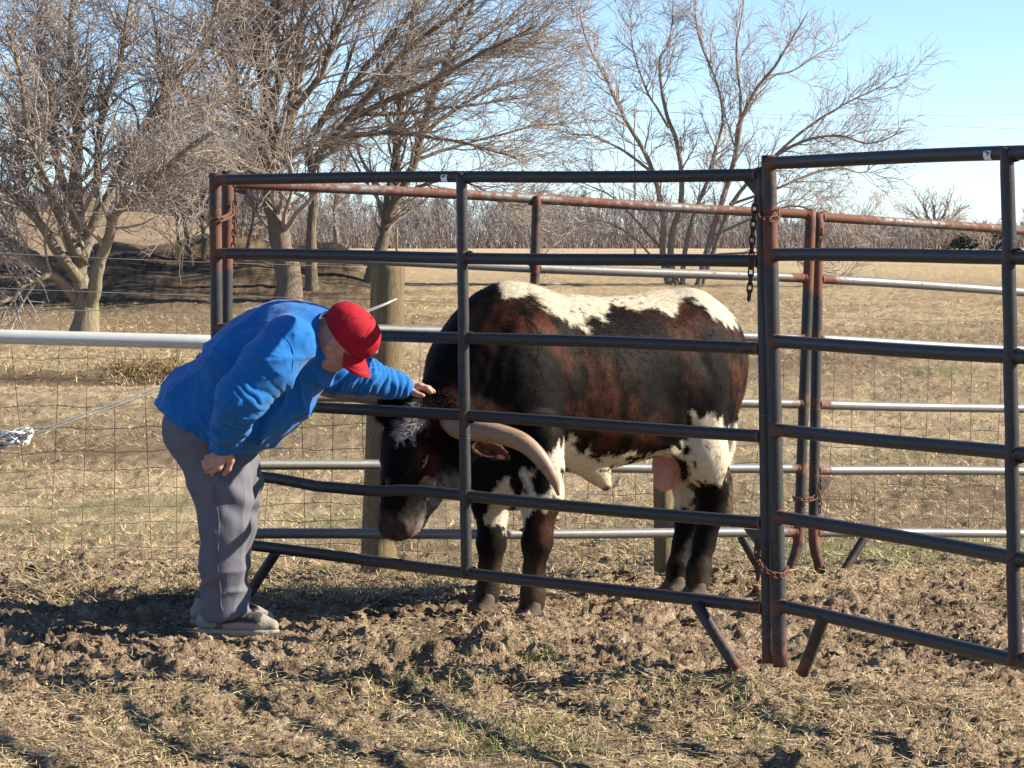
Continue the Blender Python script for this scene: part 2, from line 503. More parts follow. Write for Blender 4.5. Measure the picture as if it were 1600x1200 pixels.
def build_cover():
    # straw trodden into the mud
    x, y, r = scatter(150000, 7.7, 15.0, 1, .8)
    p = noise2(x * .9, y * .9, 3, 41) + .45 * sstep(10.6, 9.2, y) + .3 * np.exp(-((y - 13.3) / .7) ** 2) - .25 * np.exp(-((y - 11.6) / .9) ** 2)
    keep = r.uniform(0, 1, len(x)) < np.clip(.28 + 1.1 * p, .07, 1)
    x, y = x[keep], y[keep]; n = len(x)
    blades("trodden_straw", x, y, r.uniform(.012, .075, n), r.uniform(.0026, .0052, n), r.uniform(1.1, 1.62, n),
           straw_cols(r, n, .05), M_BLADE, "dry straw and dead grass trodden into the mud", "straw", 2, 1., .35, True)
    # short living grass between the clods in front
    xs, ys = [], []
    spots = [(650, 1072, .26, 620), (605, 1062, .2, 128), (845, 1035, .12, 420), (1120, 1098, .36, 1000), (1060, 1110, .5, 400), (860, 1165, .26, 700),
             (770, 1150, .24, 560), (330, 1080, .3, 176), (1320, 1120, .4, 208), (150, 1120, .5, 240), (480, 1150, .5, 280), (940, 1090, .6, 320),
             (1450, 1160, .5, 280), (240, 1170, .4, 240), (1560, 1130, .4, 192), (700, 1110, .6, 280), (1250, 1175, .5, 240)]
    r = rnd(5)
    for (u, v, s, k) in spots:
        d = 1.54 * FPX / (v - 390)
        q = G(u, d)
        xs.append(q[0] + r.normal(0, s * .5, k)); ys.append(q[1] + r.normal(0, s * .8, k))
    x = np.concatenate(xs); y = np.concatenate(ys); n = len(x)
    blades("short_grass", x, y, r.uniform(.02, .06, n), r.uniform(.0025, .0042, n), r.uniform(.2, 1.2, n),
           straw_cols(r, n, .62), M_BLADE, "thin tufts of short green and dry grass in the foreground mud", "grass", 6, 0., .6)
    # pasture behind the wire
    x, y, r = scatter(230000, 13.9, 62, 7, .8, 1.7)
    p = noise2(x * .45, y * .35, 3, 43)
    keep = r.uniform(0, 1, len(x)) < np.clip((.62 + 1.1 * p) * sstep(13.6, 18.0, y), .03, 1)
    u = 800 + FPX * x / y
    keep &= ~((u < 560) & (y > 62))
    x, y = x[keep], y[keep]; n = len(x)
    u = 800 + FPX * x / y
    gr = np.clip(.16 - .004 * (y - 15), .03, .3) + .45 * np.exp(-((u - 1430) / 230) ** 2 - ((y - 16.6) / 1.5) ** 2)
    t = r.uniform(0, 1, n) < gr
    cols = np.where(t[:, None], straw_cols(r, n, 1.), straw_cols(r, n, 0.))
    blades("pasture_grass", x, y, r.uniform(.025, .085, n) * (1 + .012 * y), r.uniform(.005, .010, n) * (.7 + .030 * y), r.uniform(.85, 1.6, n),
           cols * r.uniform(.7, 1.25, n)[:, None], M_BLADE, "short dry winter grass of the pasture behind the wire fence", "grass", 8, 0., .6, True)
    # long dead grass hanging over the ditch bank
    r = rnd(9); k = 9000
    uu = r.uniform(-150, 275, k); yb = 41.75 + r.normal(0, .35, k)
    x = (uu - 800) / FPX * yb; yb = yb + .5 * np.sin(x * .9) + .25 * np.sin(x * 2.3)
    dens = np.clip(.35 + 2.2 * noise2(x * 1.1, x * 0 + 3.3, 2, 44), .03, 1)
    kk = r.uniform(0, 1, k) < dens; x, yb = x[kk], yb[kk]; n = len(x)
    blades("bank_grass", x, yb, r.uniform(.10, .38, n), r.uniform(.010, .018, n), r.uniform(.5, 1.5, n), straw_cols(r, n, 0.) * .85,
           M_BLADE, "long dead grass hanging over the ditch bank on the left", "grass", 10, 0., 1.3)
    # shaded litter of dead grass along the wire
    r = rnd(11); k = 9000
    uu = np.concatenate([r.uniform(20, 720, k // 2), r.uniform(-100, 1650, k - k // 2)]); d = np.concatenate([r.normal(13.25, .28, k // 2), r.normal(14.6, .35, k - k // 2)])
    x = (uu - 800) / FPX * d; n = len(x)
    blades("fence_line_grass", x, d, r.uniform(.05, .15, n), r.uniform(.003, .006, n), r.uniform(.9, 1.55, n), straw_cols(r, n, .06) * .8,
           M_BLADE, "matted dead grass lying along the foot of the fence", "grass", 12, 1., .6)
    # loose clods
    r = rnd(13)
    bm_v = []
    phi = (1 + 5 ** .5) / 2
    ico = nrm(np.array([(-1, phi, 0), (1, phi, 0), (-1, -phi, 0), (1, -phi, 0), (0, -1, phi), (0, 1, phi), (0, -1, -phi), (0, 1, -phi), (phi, 0, -1), (phi, 0, 1), (-phi, 0, -1), (-phi, 0, 1)]))
    icf = [(0, 11, 5), (0, 5, 1), (0, 1, 7), (0, 7, 10), (0, 10, 11), (1, 5, 9), (5, 11, 4), (11, 10, 2), (10, 7, 6), (7, 1, 8), (3, 9, 4), (3, 4, 2), (3, 2, 6), (3, 6, 8), (3, 8, 9), (4, 9, 5), (2, 4, 11), (6, 2, 10), (8, 6, 7), (9, 8, 1)]
    ed = {}; vv = [tuple(p) for p in ico]; ff = []
    def mid(a, b):
        key = (min(a, b), max(a, b))
        if key not in ed: ed[key] = len(vv); vv.append(tuple(nrm((np.array(vv[a]) + np.array(vv[b])) / 2)))
        return ed[key]
    for a, b, c in icf:
        ab, bc, ca = mid(a, b), mid(b, c), mid(c, a)
        ff += [(a, ab, ca), (b, bc, ab), (c, ca, bc), (ab, bc, ca)]
    S = np.array(vv); FF = np.array(ff)
    k = 2500
    y = r.uniform(7.8, 15.6, k); x = r.uniform(-1, 1, k) * (.8 + .182 * y)
    dens = np.clip(.55 + 1.0 * noise2(x * .6, y * .6, 3, 45) + .35 * np.exp(-((y - 12) / 2.0) ** 2), .05, 1)
    kk = r.uniform(0, 1, k) < dens; x, y = x[kk], y[kk]; k = len(x)
    size = .006 + .020 * r.uniform(0, 1, k) ** 2.5
    off = r.uniform(-50, 50, (k, 3))
    Q = S[None] * 1.15 + off[:, None]
    rad = 1 + 1.0 * pn3(Q[..., 0], Q[..., 1], Q[..., 2]) + .6 * pn3(Q[..., 0] * 2.6, Q[..., 1] * 2.6, Q[..., 2] * 2.6)
    st = r.uniform(.6, 1.3, (k, 1, 3)); st[..., 2] *= .55
    V = S[None] * rad[..., None] * st * size[:, None, None]
    V = V + np.stack([x, y, surf_z(x, y) + size * .28], -1)[:, None]
    F = (FF[None] + (np.arange(k) * len(S))[:, None, None]).reshape(-1, 3)
    t = r.uniform(0, 1, k)[:, None]
    c = np.array([.20, .14, .09]) * (1 - t) + np.array([.44, .33, .22]) * t
    me = fast_mesh("mud_clods", V.reshape(-1, 3), F, False, np.repeat(c, len(S), 0))
    q = NT("clod_soil", .95, 0, .15); f = q.noise(120, 4, .7)
    q.base(q.mix(1.0, q.attr(), q.mix(f, (.6, .6, .6), (1.3, 1.3, 1.3)), 'MULTIPLY')); q.bump(f, .8, .008)
    k = 5200
    y = r.uniform(8.0, 14.6, k); x = r.uniform(-1, 1, k) * (.6 + .182 * y); size = .0035 + .007 * r.uniform(0, 1, k) ** 2
    V = ico[None] * r.uniform(.55, 1.45, (k, 12, 1)) * size[:, None, None] + np.stack([x, y, surf_z(x, y) + size * .3], -1)[:, None]
    F = (np.array(icf)[None] + (np.arange(k) * 12)[:, None, None]).reshape(-1, 3)
    t = r.uniform(0, 1, k)[:, None]; c = np.array([.17, .115, .075]) * (1 - t) + np.array([.50, .385, .26]) * t
    tag(link("mud_crumbs", fast_mesh("mud_crumbs", V.reshape(-1, 3), F, False, np.repeat(c, 12, 0)), q.m), "fine dry crumbs of mud scattered between the clods", "mud", kind="stuff")
    tag(link("mud_clods", me, q.m), "loose dried mud clods strewn over the churned pen floor", "mud", kind="stuff")
build_cover()
# ------------------------------------------------------------------ steel corral panels
M_STEEL = m_steel("weathered_steel")
M_STEEL_LIT = m_steel("sunlit_worn_steel", (.15, .148, .145), (.36, .355, .345), .35)  # rear rails: same tube steel, sunlight put into the paler base colour
RAIL_R = .0235

def rusty_tube(pts, rad, rust, n=14, cap=True):
    """rust: value per point (0 clean .. 1 rusted)"""
    V, F = tube(pts, rad, n, cap)
    c = np.repeat(np.broadcast_to(np.asarray(rust, float), (len(pts),)), n)
    return V, F, np.stack([c, c, c], -1)

def panel(name, label, L, R, top_over=.05, rust_ends=(.55, .55), rust_top=.0, stub=(None, None), mid_t=.5, brace=(None, None), sag={}, group="corral panels", hook=(0, 0), rail_mat=None, up_rust=0.):
    """L, R: (u_top, u_bot, d, [y of six rails], y_top, y_bottom) of the two end posts"""
    def post_pt(E, v):
        uT, uB, d, ys, vt, vb = E
        return P(uT + (uB - uT) * (v - vt) / (vb - vt), v, d)
    base = .5 * (post_pt(L, L[5]) + post_pt(R, R[5]))
    base[2] = float(gz(base[0], base[1]))
    t = empty(name, base, label, "fence panel", group)
    along = nrm((post_pt(R, R[3][0]) - post_pt(L, L[3][0])) * np.array([1, 1, 0]))
    nv = np.cross(along, [0, 0, 1.]); nv = nv if nv[1] < 0 else -nv       # towards the viewer
    # rails
    for i in range(6):
        a, b = post_pt(L, L[3][i]), post_pt(R, R[3][i])
        s = np.linspace(0, 1, 25)
        pts = a + (b - a) * s[:, None]
        off = .006 * np.sin(s * 5.1 + i * 1.7)
        pts[:, 2] += off * np.sin(math.pi * s)
        for (s0, w, dz) in sag.get(i, []):
            pts[:, 2] += dz * np.exp(-((s - s0) / w) ** 2)
        ru = rust_ends[0] * np.exp(-s / .035) + rust_ends[1] * np.exp(-(1 - s) / .035) + (rust_top if i == 0 else rust_top * .45 if i == 1 else 0) + (.16 if rail_mat is None else .05) + .10 * np.sin(s * 23 + i * 2.)
        mb = MB(); mb.add(*rusty_tube(pts, RAIL_R, ru, 14, False)); mb.obj("rail", rail_mat or M_STEEL, t, cols=True)
    # end posts
    for e, (E, st) in enumerate(((L, rust_ends[0]), (R, rust_ends[1]))):
        vs = np.linspace(E[4], E[5], 34)
        pts = np.array([post_pt(E, v) for v in vs])
        if hook[e]:
            k = sstep(.86, 1.0, np.linspace(0, 1, 34))
            pts += along * (hook[e] * k ** 2)[:, None]
        s = np.linspace(0, 1, 34)
        ru = np.full(34, .10)
        for v in E[3]: ru += .45 * st / .55 * np.exp(-((vs - v) / 14) ** 2)
        ru += st * np.exp(-((s - .14) / .10) ** 2) + .5 * sstep(.8, 1., s)
        mb = MB(); mb.add(*rusty_tube(pts, .0265, np.clip(ru, 0, 1), 16)); po = mb.obj("post", M_STEEL, t, cols=True)
        # welded beads round every rail end
        for v in E[3]:
            c = post_pt(E, v); sg = along * (1 if e == 0 else -1)
            mb = MB(); mb.add(*rusty_tube([c + sg * .018, c + sg * .026, c + sg * .034], [.0285, .0275, .0240], .75, 12, False))
            mb.obj("weld", M_STEEL, po, cols=True)
    # upright in the middle, pressed over every rail
    def mid(i):
        a, b = post_pt(L, L[3][i]), post_pt(R, R[3][i]); p = a + (b - a) * mid_t
        for (s0, w, dz) in sag.get(i, []): p[2] += dz * math.exp(-((mid_t - s0) / w) ** 2)
        return p
    mids = [mid(i) for i in range(6)]
    up = np.array([0, 0, 1.])
    keys, rr = [], []
    for i in range(6):
        c = mids[i]
        if i > 0: keys += [c + up * .06 + nv * .014, c + up * .032 + nv * .015]; rr += [.0225, .022]
        else: keys.append(c + up * .016 + nv * .017); rr.append(.012)
        keys += [c + up * .014 + nv * .018, c - up * .014 + nv * .018]; rr += [.0197, .0197]
        if i < 5: keys += [c - up * .032 + nv * .015, c - up * .06 + nv * .014]; rr += [.022, .0225]
        else: keys.append(c - up * .016 + nv * .017); rr.append(.012)
    keys = np.array(keys[1:-1] if False else keys)
    mb = MB(); ru = np.where(np.array(rr) < .02, .42, .16) + up_rust
    mb.add(*rusty_tube(keys, rr, ru, 14)); mp = mb.obj("upright", M_STEEL, t, cols=True)
    for c in mids:
        mb = MB(); mb.add(*rusty_tube([c - along * .030, c - along * .024, c + along * .024, c + along * .030], [.0238, .0262, .0262, .0238], .35, 12, False))
        mb.obj("saddle", M_STEEL, mp, cols=True)
    # slanted feet
    for br in brace:
        if br is None: continue
        a, b = P(*br[0]), P(*br[1]); b = b.copy()
        pts = resample([a, a + (b - a) * .3, a + (b - a) * .7, b], 12)
        mb = MB(); mb.add(*rusty_tube(pts, .0225, np.linspace(.15, .6, 12), 12)); mb.obj("brace_leg", M_STEEL, t, cols=True)
    return t, post_pt, along, nv

pA, postA, alA, nvA = panel("corral_panel", "dark steel six rail corral panel the man reaches through, in front of the bull",
    (336, 343, 12.5, [281, 396, 513, 626, 739, 846], 271, 935), (1192, 1202, 10.42, [273, 408, 545, 682, 818, 951], 262, 1036),
    brace=(((432, 862, 12.35), (386, 932, 12.42)), ((1088, 944, 10.62), (1152, 1046, 10.5))), sag={4: [(.22, .07, -.022), (.32, .05, -.018)]}, rust_ends=(.6, .25))
pB, postB, alB, nvB = None, None, None, None
def _b():
    # the photograph shows the panel to just past its upright: the far end follows from the same 3 m length
    Lq = (1201, 1219, 10.36, [255, 398, 533, 671, 807, 946], 243, 1042)
    d2 = 8.96; ym = [240.5, 399.6, 556, 711, 873, 1030]
    ends = []
    for i in range(6):
        a = P(1201 + 18 * (Lq[3][i] - 243) / 799, Lq[3][i], 10.36); m = P(1580, ym[i], d2)
        ends.append(a + 2 * (m - a))
    e0 = ends[0]; dR = (e0 - CAM) @ FW
    uv = [unP(e) for e in ends]
    ys = [float(q[1]) for q in uv]
    return panel("corral_panel", "dark steel corral panel running out of the frame on the right",
        Lq, (float(uv[0][0]), float(uv[0][0]) + 8, dR, ys, ys[0] - 14, ys[5] + 120), brace=(((1288, 962, 10.05), (1254, 1052, 10.2)), None), rust_ends=(.5, .3))
pB, postB, alB, nvB = _b()
pC, postC, alC, nvC = panel("corral_panel", "rusty topped corral panel standing behind the bull",
    (356, 350, 12.74, [286, 397, 508, 617, 726, 834], 268, 930), (1267, 1246, 14.2, [335, 435, 529, 631, 732, 832], 327, 902),
    brace=(None, ((1158, 838, 14.05), (1196, 905, 14.1))), rust_ends=(.6, .7), rust_top=.56, hook=(0, -.05), mid_t=.50, rail_mat=M_STEEL_LIT, up_rust=.35)
def _d():
    Lq = (1279, 1270, 14.3, [339, 436, 529, 632, 735, 832], 333, 900)
    ends = []
    for i, y1 in enumerate([362, 455, 546, 640, 737, 832]):
        a = P(1277, Lq[3][i], 14.3); m = P(1600, y1, 15.03); ends.append(a + (m - a) * 2.2)
    dR = (ends[0] - CAM) @ FW; uv = [unP(e) for e in ends]; ys = [float(q[1]) for q in uv]
    return panel("corral_panel", "rusty topped corral panel behind the right hand end of the pen",
        Lq, (float(uv[0][0]), float(uv[0][0]) - 4, dR, ys, ys[0] - 10, ys[5] + 70), brace=(((1352, 838, 14.35), (1312, 904, 14.25)), None), rust_ends=(.7, .4), rust_top=.52, hook=(.05, 0), mid_t=.50, rail_mat=M_STEEL_LIT, up_rust=.2)
pD, postD, alD, nvD = _d()

# gusset plates that carry the chains
def gusset(parent, a, b, c, nv, th=.006):
    q = np.array([a, b, c]); V = np.concatenate([q + nv * th, q - nv * th])
    mb = MB(); mb.add(V, [(0, 1, 2), (5, 4, 3), (0, 3, 4, 1), (1, 4, 5, 2), (2, 5, 3, 0)], np.tile([[.45, .45, .45]], (6, 1)))
    mb.obj("gusset", M_STEEL, parent, False, True)
gusset(pA, P(1163, 283, 10.49), P(1190, 283, 10.43), P(1188, 314, 10.43), nvA)
gusset(pA, P(1163, 826, 10.49), P(1192, 828, 10.43), P(1190, 862, 10.43), nvA)
gusset(pC, P(366, 296, 12.76), P(386, 297, 12.8), P(372, 324, 12.77), nvC)
gusset(pD, P(1281, 350, 14.3), P(1302, 352, 14.34), P(1284, 385, 14.3), nvD)
gusset(pD, P(1281, 744, 14.3), P(1302, 746, 14.34), P(1284, 772, 14.3), nvD)

# paper stickers on the top rails
M_PAPER = m_simple("sticker_paper", (.72, .72, .70), .6, var=.08, scale=60)
M_INK = m_simple("sticker_ink", (.02, .02, .025), .6, var=.1)
def sticker(parent, post_pt, E0, E1, s, w, mark):
    a, b = E0, E1; ax = nrm(b - a); c = a + (b - a) * s
    nvx = nrm(np.cross(ax, [0, 0, 1.])); nvx = nvx if nvx[1] < 0 else -nvx; upx = np.cross(nvx, ax); upx = upx if upx[2] > 0 else -upx
    def patch(u0, u1, t0, t1, r, name, mat, par, skew=0.):
        V = []; nu, ntt = 5, 9
        for i in range(nu):
            for j in range(ntt):
                uu = u0 + (u1 - u0) * i / (nu - 1); th = t0 + (t1 - t0) * j / (ntt - 1)
                V.append(c + ax * (uu + skew * (th - t0)) + r * (nvx * math.cos(th) + upx * math.sin(th)))
        F = [(i * ntt + j, i * ntt + j + 1, (i + 1) * ntt + j + 1, (i + 1) * ntt + j) for i in range(nu - 1) for j in range(ntt - 1)]
        mb = MB(); mb.add(V, F); return mb.obj(name, mat, par)
    s0 = patch(-w / 2, w / 2, -.75, 1.25, RAIL_R + .0012, "sticker", M_PAPER, parent)
    for (u0, u1, t0, t1, sk) in mark:
        patch(u0, u1, t0, t1, RAIL_R + .0024, "mark", M_INK, s0, sk)
eA = (postA((336, 343, 12.5, None, 271, 935), 281), postA((1192, 1202, 10.42, None, 262, 1036), 273))
sticker(pA, None, *eA, .47, .034, [(-.012, .002, .05, .2, .02), (-.002, .011, .2, .38, .0), (-.010, -.003, .28, .36, .01)])
bB0 = P(1201.3, 255, 10.36); bB1 = P(1580, 240.5, 8.96)
sticker(pB, None, bB0, bB1, .935, .040, [(-.004, .012, .1, .3, .012), (-.014, -.002, .28, .42, .0), (.004, .009, -.2, .1, .006)])

# ------------------------------------------------------------------ chains
M_CHAIN = m_simple("rusty_chain", (.12, .055, .035), .8, .2, .5, 90, bump=.4)
M_CHAIN_D = m_simple("dark_chain", (.055, .042, .038), .7, .4, .5, 90, bump=.4)
def _link_mesh(mat):
    n = 16; pts = []
    for i in range(n):
        a = 2 * math.pi * i / n
        pts.append((.0125 * math.cos(a) + (.0075 if math.cos(a) > 0 else -.0075) * min(1, abs(math.cos(a)) * 3), .0095 * math.sin(a), 0))
    pts = np.array(pts); V = []; F = []
    for i in range(n):
        T = nrm(pts[(i + 1) % n] - pts[i - 1]); a = np.cross(T, [0, 0, 1.]); b = np.array([0, 0, 1.])
        for j in range(6):
            q = j * math.pi / 3; V.append(pts[i] + .0036 * (math.cos(q) * a + math.sin(q) * b))
    for i in range(n):
        for j in range(6):
            F.append((i * 6 + j, i * 6 + (j + 1) % 6, ((i + 1) % n) * 6 + (j + 1) % 6, ((i + 1) % n) * 6 + j))
    mb = MB(); mb.add(V, F); me = mb.mesh("link"); me.materials.append(mat); return me
LINK_R, LINK_D = _link_mesh(M_CHAIN), _link_mesh(M_CHAIN_D)
def chain(label, path, me, n=80, step=.0285):
    path = resample(np.array(path), 300)
    s = np.concatenate([[0], np.cumsum(np.linalg.norm(np.diff(path, axis=0), axis=1))])
    k = int(s[-1] / step)
    t = empty("chain", path[0], label, "chain")
    for i in range(k):
        c = np.array([np.interp((i + .5) * step, s, path[:, a]) for a in range(3)])
        d = nrm(np.array([np.interp((i + .9) * step, s, path[:, a]) - np.interp((i + .1) * step, s, path[:, a]) for a in range(3)]))
        ref = np.array([.35, -.94, .05]) if i % 2 else np.array([.9, .3, .35])
        z = nrm(ref - d * (ref @ d)); y = np.cross(z, d)
        M = Matrix(((d[0], y[0], z[0], c[0]), (d[1], y[1], z[1], c[1]), (d[2], y[2], z[2], c[2]), (0, 0, 0, 1)))
        o = link("link", me, None, t); o.matrix_basis = M
def loop_round(u, v, d, du, r, turns=(-.2, 1.0)):
    """points round a pair of posts, starting at the left back"""
    pts = []
    for a in np.linspace(turns[0], turns[1], 12):
        th = math.pi + a * math.pi
        c = P(u, v, d)
        pts.append(c + np.array([math.cos(th) * r * 1.35, math.sin(th) * r * 1.0, -.010 * math.sin(a * 3)]))
    return pts
chain("dark chain wrapped at the top of the near posts, with a long end hanging down",
      [P(1170, 468, 10.36), P(1173, 430, 10.36), P(1175, 380, 10.36), P(1178, 335, 10.36), P(1182, 300, 10.38)], LINK_D)
chain("short rusty chain looped round the near posts below their top", [P(1185, 335, 10.38), P(1188, 340, 10.29), P(1198, 343, 10.26), P(1210, 342, 10.26), P(1216, 337, 10.31), P(1217, 322, 10.36)], LINK_R)
chain("rusty chain tied round the near posts just above the bottom rail",
      [P(1184, 905, 10.36), P(1183, 870, 10.36), P(1183, 845, 10.36), P(1186, 875, 10.34), P(1194, 890, 10.29), P(1207, 897, 10.27), P(1221, 900, 10.28), P(1230, 894, 10.34), P(1231, 884, 10.4)], LINK_R)
chain("rusty red chain tying the two far left posts together",
      [P(364, 400, 12.69), P(366, 365, 12.69), P(368, 315, 12.7), P(365, 330, 12.66), P(358, 337, 12.6), P(347, 342, 12.46), P(335, 345, 12.44), P(325, 340, 12.48)], LINK_R)
chain("small rusty chain under the top rail where the two rear panels meet", [P(1279, 383, 14.25), P(1283, 372, 14.24), P(1284, 358, 14.25), P(1280, 362, 14.24)], LINK_R)
chain("rusty chain joining the rear panel posts above the bottom rail",
      [P(1281, 800, 14.24), P(1281, 760, 14.24), P(1281, 768, 14.22), P(1272, 778, 14.2), P(1258, 781, 14.15), P(1246, 781, 14.14), P(1239, 777, 14.18)], LINK_R)

# ------------------------------------------------------------------ wooden fence posts
def m_wood():
    k = NT("old_pine", .85, 0, .2)
    st = k.noise(4, 5, .6, k.coord((14, 14, .9)), .6); fine = k.noise(9, 4, .6, k.coord((40, 40, 2.2)))
    c = k.mix(st, (.105, .075, .042), (.40, .30, .165)); c = k.mix(k.ramp(fine, [(.45, 0.), (.7, .8)]), c, (.10, .08, .058))
    g = k.noise(3, 3, .5); c = k.mix(k.ramp(g, [(.50, 0.), (.70, .6)]), c, (.16, .145, .095))
    k.base(c); k.bump(k.math('ADD', st, fine), .9, .014); return k.m
M_WOOD = m_wood()
def wood_post(label, top, bot, r, seed):
    n, K = 28, 40; top, bot = np.array(top), np.array(bot); ax = nrm(top - bot); L = np.linalg.norm(top - bot)
    a = nrm(np.cross(ax, [0, 1., 0])); b = np.cross(ax, a); V = []
    for i in range(K + 3):
        s = min(i, K) / K * L; rr = r * (1.03 - .06 * i / K)
        if i == K: s -= .012
        if i == K + 1: rr *= .90; s += .002
        if i == K + 2: rr *= .02; s += .004
        th = np.arange(n) * 2 * math.pi / n
        q = np.stack([np.cos(th) * 2 + seed, np.sin(th) * 2, np.full(n, s * 1.3)], -1)
        w = rr * (1 + .035 * pn3(q[:, 0], q[:, 1], q[:, 2]) + .02 * pn3(q[:, 0] * 4, q[:, 1] * 4, q[:, 2] * .6))
        # drying cracks
        w = w * (1 - .10 * np.exp(-((np.angle(np.exp(1j * (th - 4.15 - .25 * math.sin(s * 2 + seed)))) / .07) ** 2)))
        V.append(bot + ax * s + w[:, None] * (np.cos(th)[:, None] * a + np.sin(th)[:, None] * b))
    V = np.concatenate(V)
    F = [(i * n + j, i * n + (j + 1) % n, (i + 1) * n + (j + 1) % n, (i + 1) * n + j) for i in range(K + 2) for j in range(n)]
    t = empty("fence_post", bot, label, "fence post")
    mb = MB(); mb.add(V, F); mb.obj("post", M_WOOD, t)
    return t
postw = wood_post("thick round wooden corner post behind the man's red cap", P(607, 413, 14.6), P(591, 905, 14.6), .088, 1.3)
wood_post("short round wooden post under the bull's belly", P(1036, 745, 14.5), P(1039, 925, 14.5), .053, 5.1)

# brace pipe, brace wire, tensioner
M_GALV = m_simple("galvanised_pipe", (.62, .62, .60), .45, .25, .14, 14, bump=.1)
pt = empty("brace_pipe", P(250, 534, 14.2), "pale galvanised pipe running level behind the man to the corner post", "pipe")
mb = MB(); mb.add(*tube([P(-420, 508, 14.1), P(0, 526, 14.2), P(300, 534, 14.3), P(590, 541, 14.45)], .036, 18)); mb.obj("pipe", M_GALV, pt)
M_WIRE = m_simple("fence_wire", (.30, .27, .24), .55, .6, .5, 5)
M_WIRE_R = m_simple("rusty_wire", (.14, .10, .075), .7, .4, .5, 5)
bw = empty("brace_wire", P(200, 622, 14.2), "twisted brace wire running slantwise from the corner post down to the left", "wire")
for k_, o_ in ((0, 0), (1, 5)):
    mb = MB(); mb.add(*tube(resample([P(620, 467, 14.50), P(560, 490 + o_ * .6, 14.42), P(240, 608 + o_, 14.2), P(48, 677 + o_, 14.1)], 24), .0034, 6)); mb.obj("strand", M_GALV, bw)
M_STRAP = m_simple("white_strap", (.66, .66, .64), .7, 0, .1, 40)
ts = empty("wire_tensioner", P(15, 690, 14.05), "crumpled white strap knotted on the brace wire at the left edge", "strap")
r_ = rnd(77)
for i in range(9):
    c = P(4 + i * 4.4, 692 - i * 2.0, 14.05) + r_.normal(0, .008, 3); K = 9
    pts = np.array([c + np.array([(.055 * math.cos(j * .8 + i)), .02 * math.sin(j * 1.3 + i), .028 * math.sin(j * .9 + i * 2.1)]) for j in range(K)])
    V = []
    for j, p in enumerate(pts):
        w = .011 * np.array([.3 * math.sin(j + i), .5, math.cos(j * .7 + i)]); V += [p - w, p + w]
    mb = MB(); mb.add(V, [(2 * j, 2 * j + 1, 2 * j + 3, 2 * j + 2) for j in range(K - 1)]); so = mb.obj("strap_fold", M_STRAP, ts)
    md = so.modifiers.new("th", 'SOLIDIFY'); md.thickness = .003
mb = MB(); mb.add(*tube([P(50, 676, 14.05), P(0, 697, 14.05), P(-60, 730, 14.05)], .006, 6)); mb.obj("stick", M_WIRE_R, ts)

# ------------------------------------------------------------------ woven wire
def woven(label, uL, dL, uR, dR, ysL, ysR, nst, seed, strandsL=(), strandsR=()):
    r = rnd(seed)
    t = empty("woven_wire_fence", G((uL + uR) / 2, (dL + dR) / 2), label, "wire fence")
    def at(s, i, ext=0.):
        iv = (1 / dL) * (1 - s) + (1 / dR) * s
        d = 1 / iv; u = uL + (uR - uL) * s
        return P(u, np.interp(i, np.arange(len(ysL)), ysL) * (1 - s) + np.interp(i, np.arange(len(ysR)), ysR) * s, d)
    n = len(ysL); K = nst * 2 + 1
    ph = r.uniform(0, 6, n)
    def wob(s, i): return .006 * math.sin(s * 40 + ph[i]) + .004 * math.sin(s * 97 + 2 * ph[i])
    for i in range(n):
        pts = np.array([at(s, i) + np.array([0, 0, wob(s, i)]) for s in np.linspace(0, 1, K)])
        mb = MB(); mb.add(*tube(pts, .0017 if 0 < i < n - 1 else .0021, 4)); mb.obj("line_wire", M_WIRE, t)
    for j in range(nst):
        s = (j + .5 + r.uniform(-.06, .06)) / nst; le = r.normal(0, .0012)
        pts = np.array([at(s + le * (i - n / 2) + r.normal(0, .0003), i) + np.array([0, -.003, wob(s, i)]) for i in range(n)])
        mb = MB(); mb.add(*tube(pts, .0016, 4)); mb.obj("stay_wire", M_WIRE_R, t)
        if False: pass
    for (a, b) in zip(strandsL, strandsR):
        pts = np.array([P(uL + (uR - uL) * s, a + (b - a) * s + 6 * math.sin(math.pi * s), 1 / ((1 / dL) * (1 - s) + (1 / dR) * s)) for s in np.linspace(0, 1, 20)])
        mb = MB(); mb.add(*tube(pts, .0019, 4)); mb.obj("top_strand", M_WIRE, t)
    # raw wire ends standing above the top line
    for q in range(10):
        s = r.uniform(.02, .98); p0 = at(s, 0)
        mb = MB(); mb.add(*tube(resample([p0, p0 + np.array([r.normal(0, .02), 0, r.uniform(.02, .05)]), p0 + np.array([r.normal(0, .07), 0, r.uniform(.03, .10)])], 6), .0015, 4)); mb.obj("wire_end", M_WIRE_R, t)
woven("woven wire fence left of the corner post, behind the man", -420, 14.0, 592, 14.6,
      [474, 522, 560, 591, 640, 676, 713, 742, 770, 798, 826, 864, 882], [492, 530, 560, 590, 630, 664, 700, 728, 757, 786, 812, 850, 868], 21, 31, (370, 428), (418, 468))
woven("woven wire fence right of the corner post, behind the bull", 600, 14.62, 1760, 16.2,
      [505, 560, 600, 640, 674, 706, 736, 764, 790, 815, 838, 860, 876], [562, 606, 646, 682, 712, 740, 766, 790, 812, 834, 855, 876, 898], 31, 32, (468,), (506,))
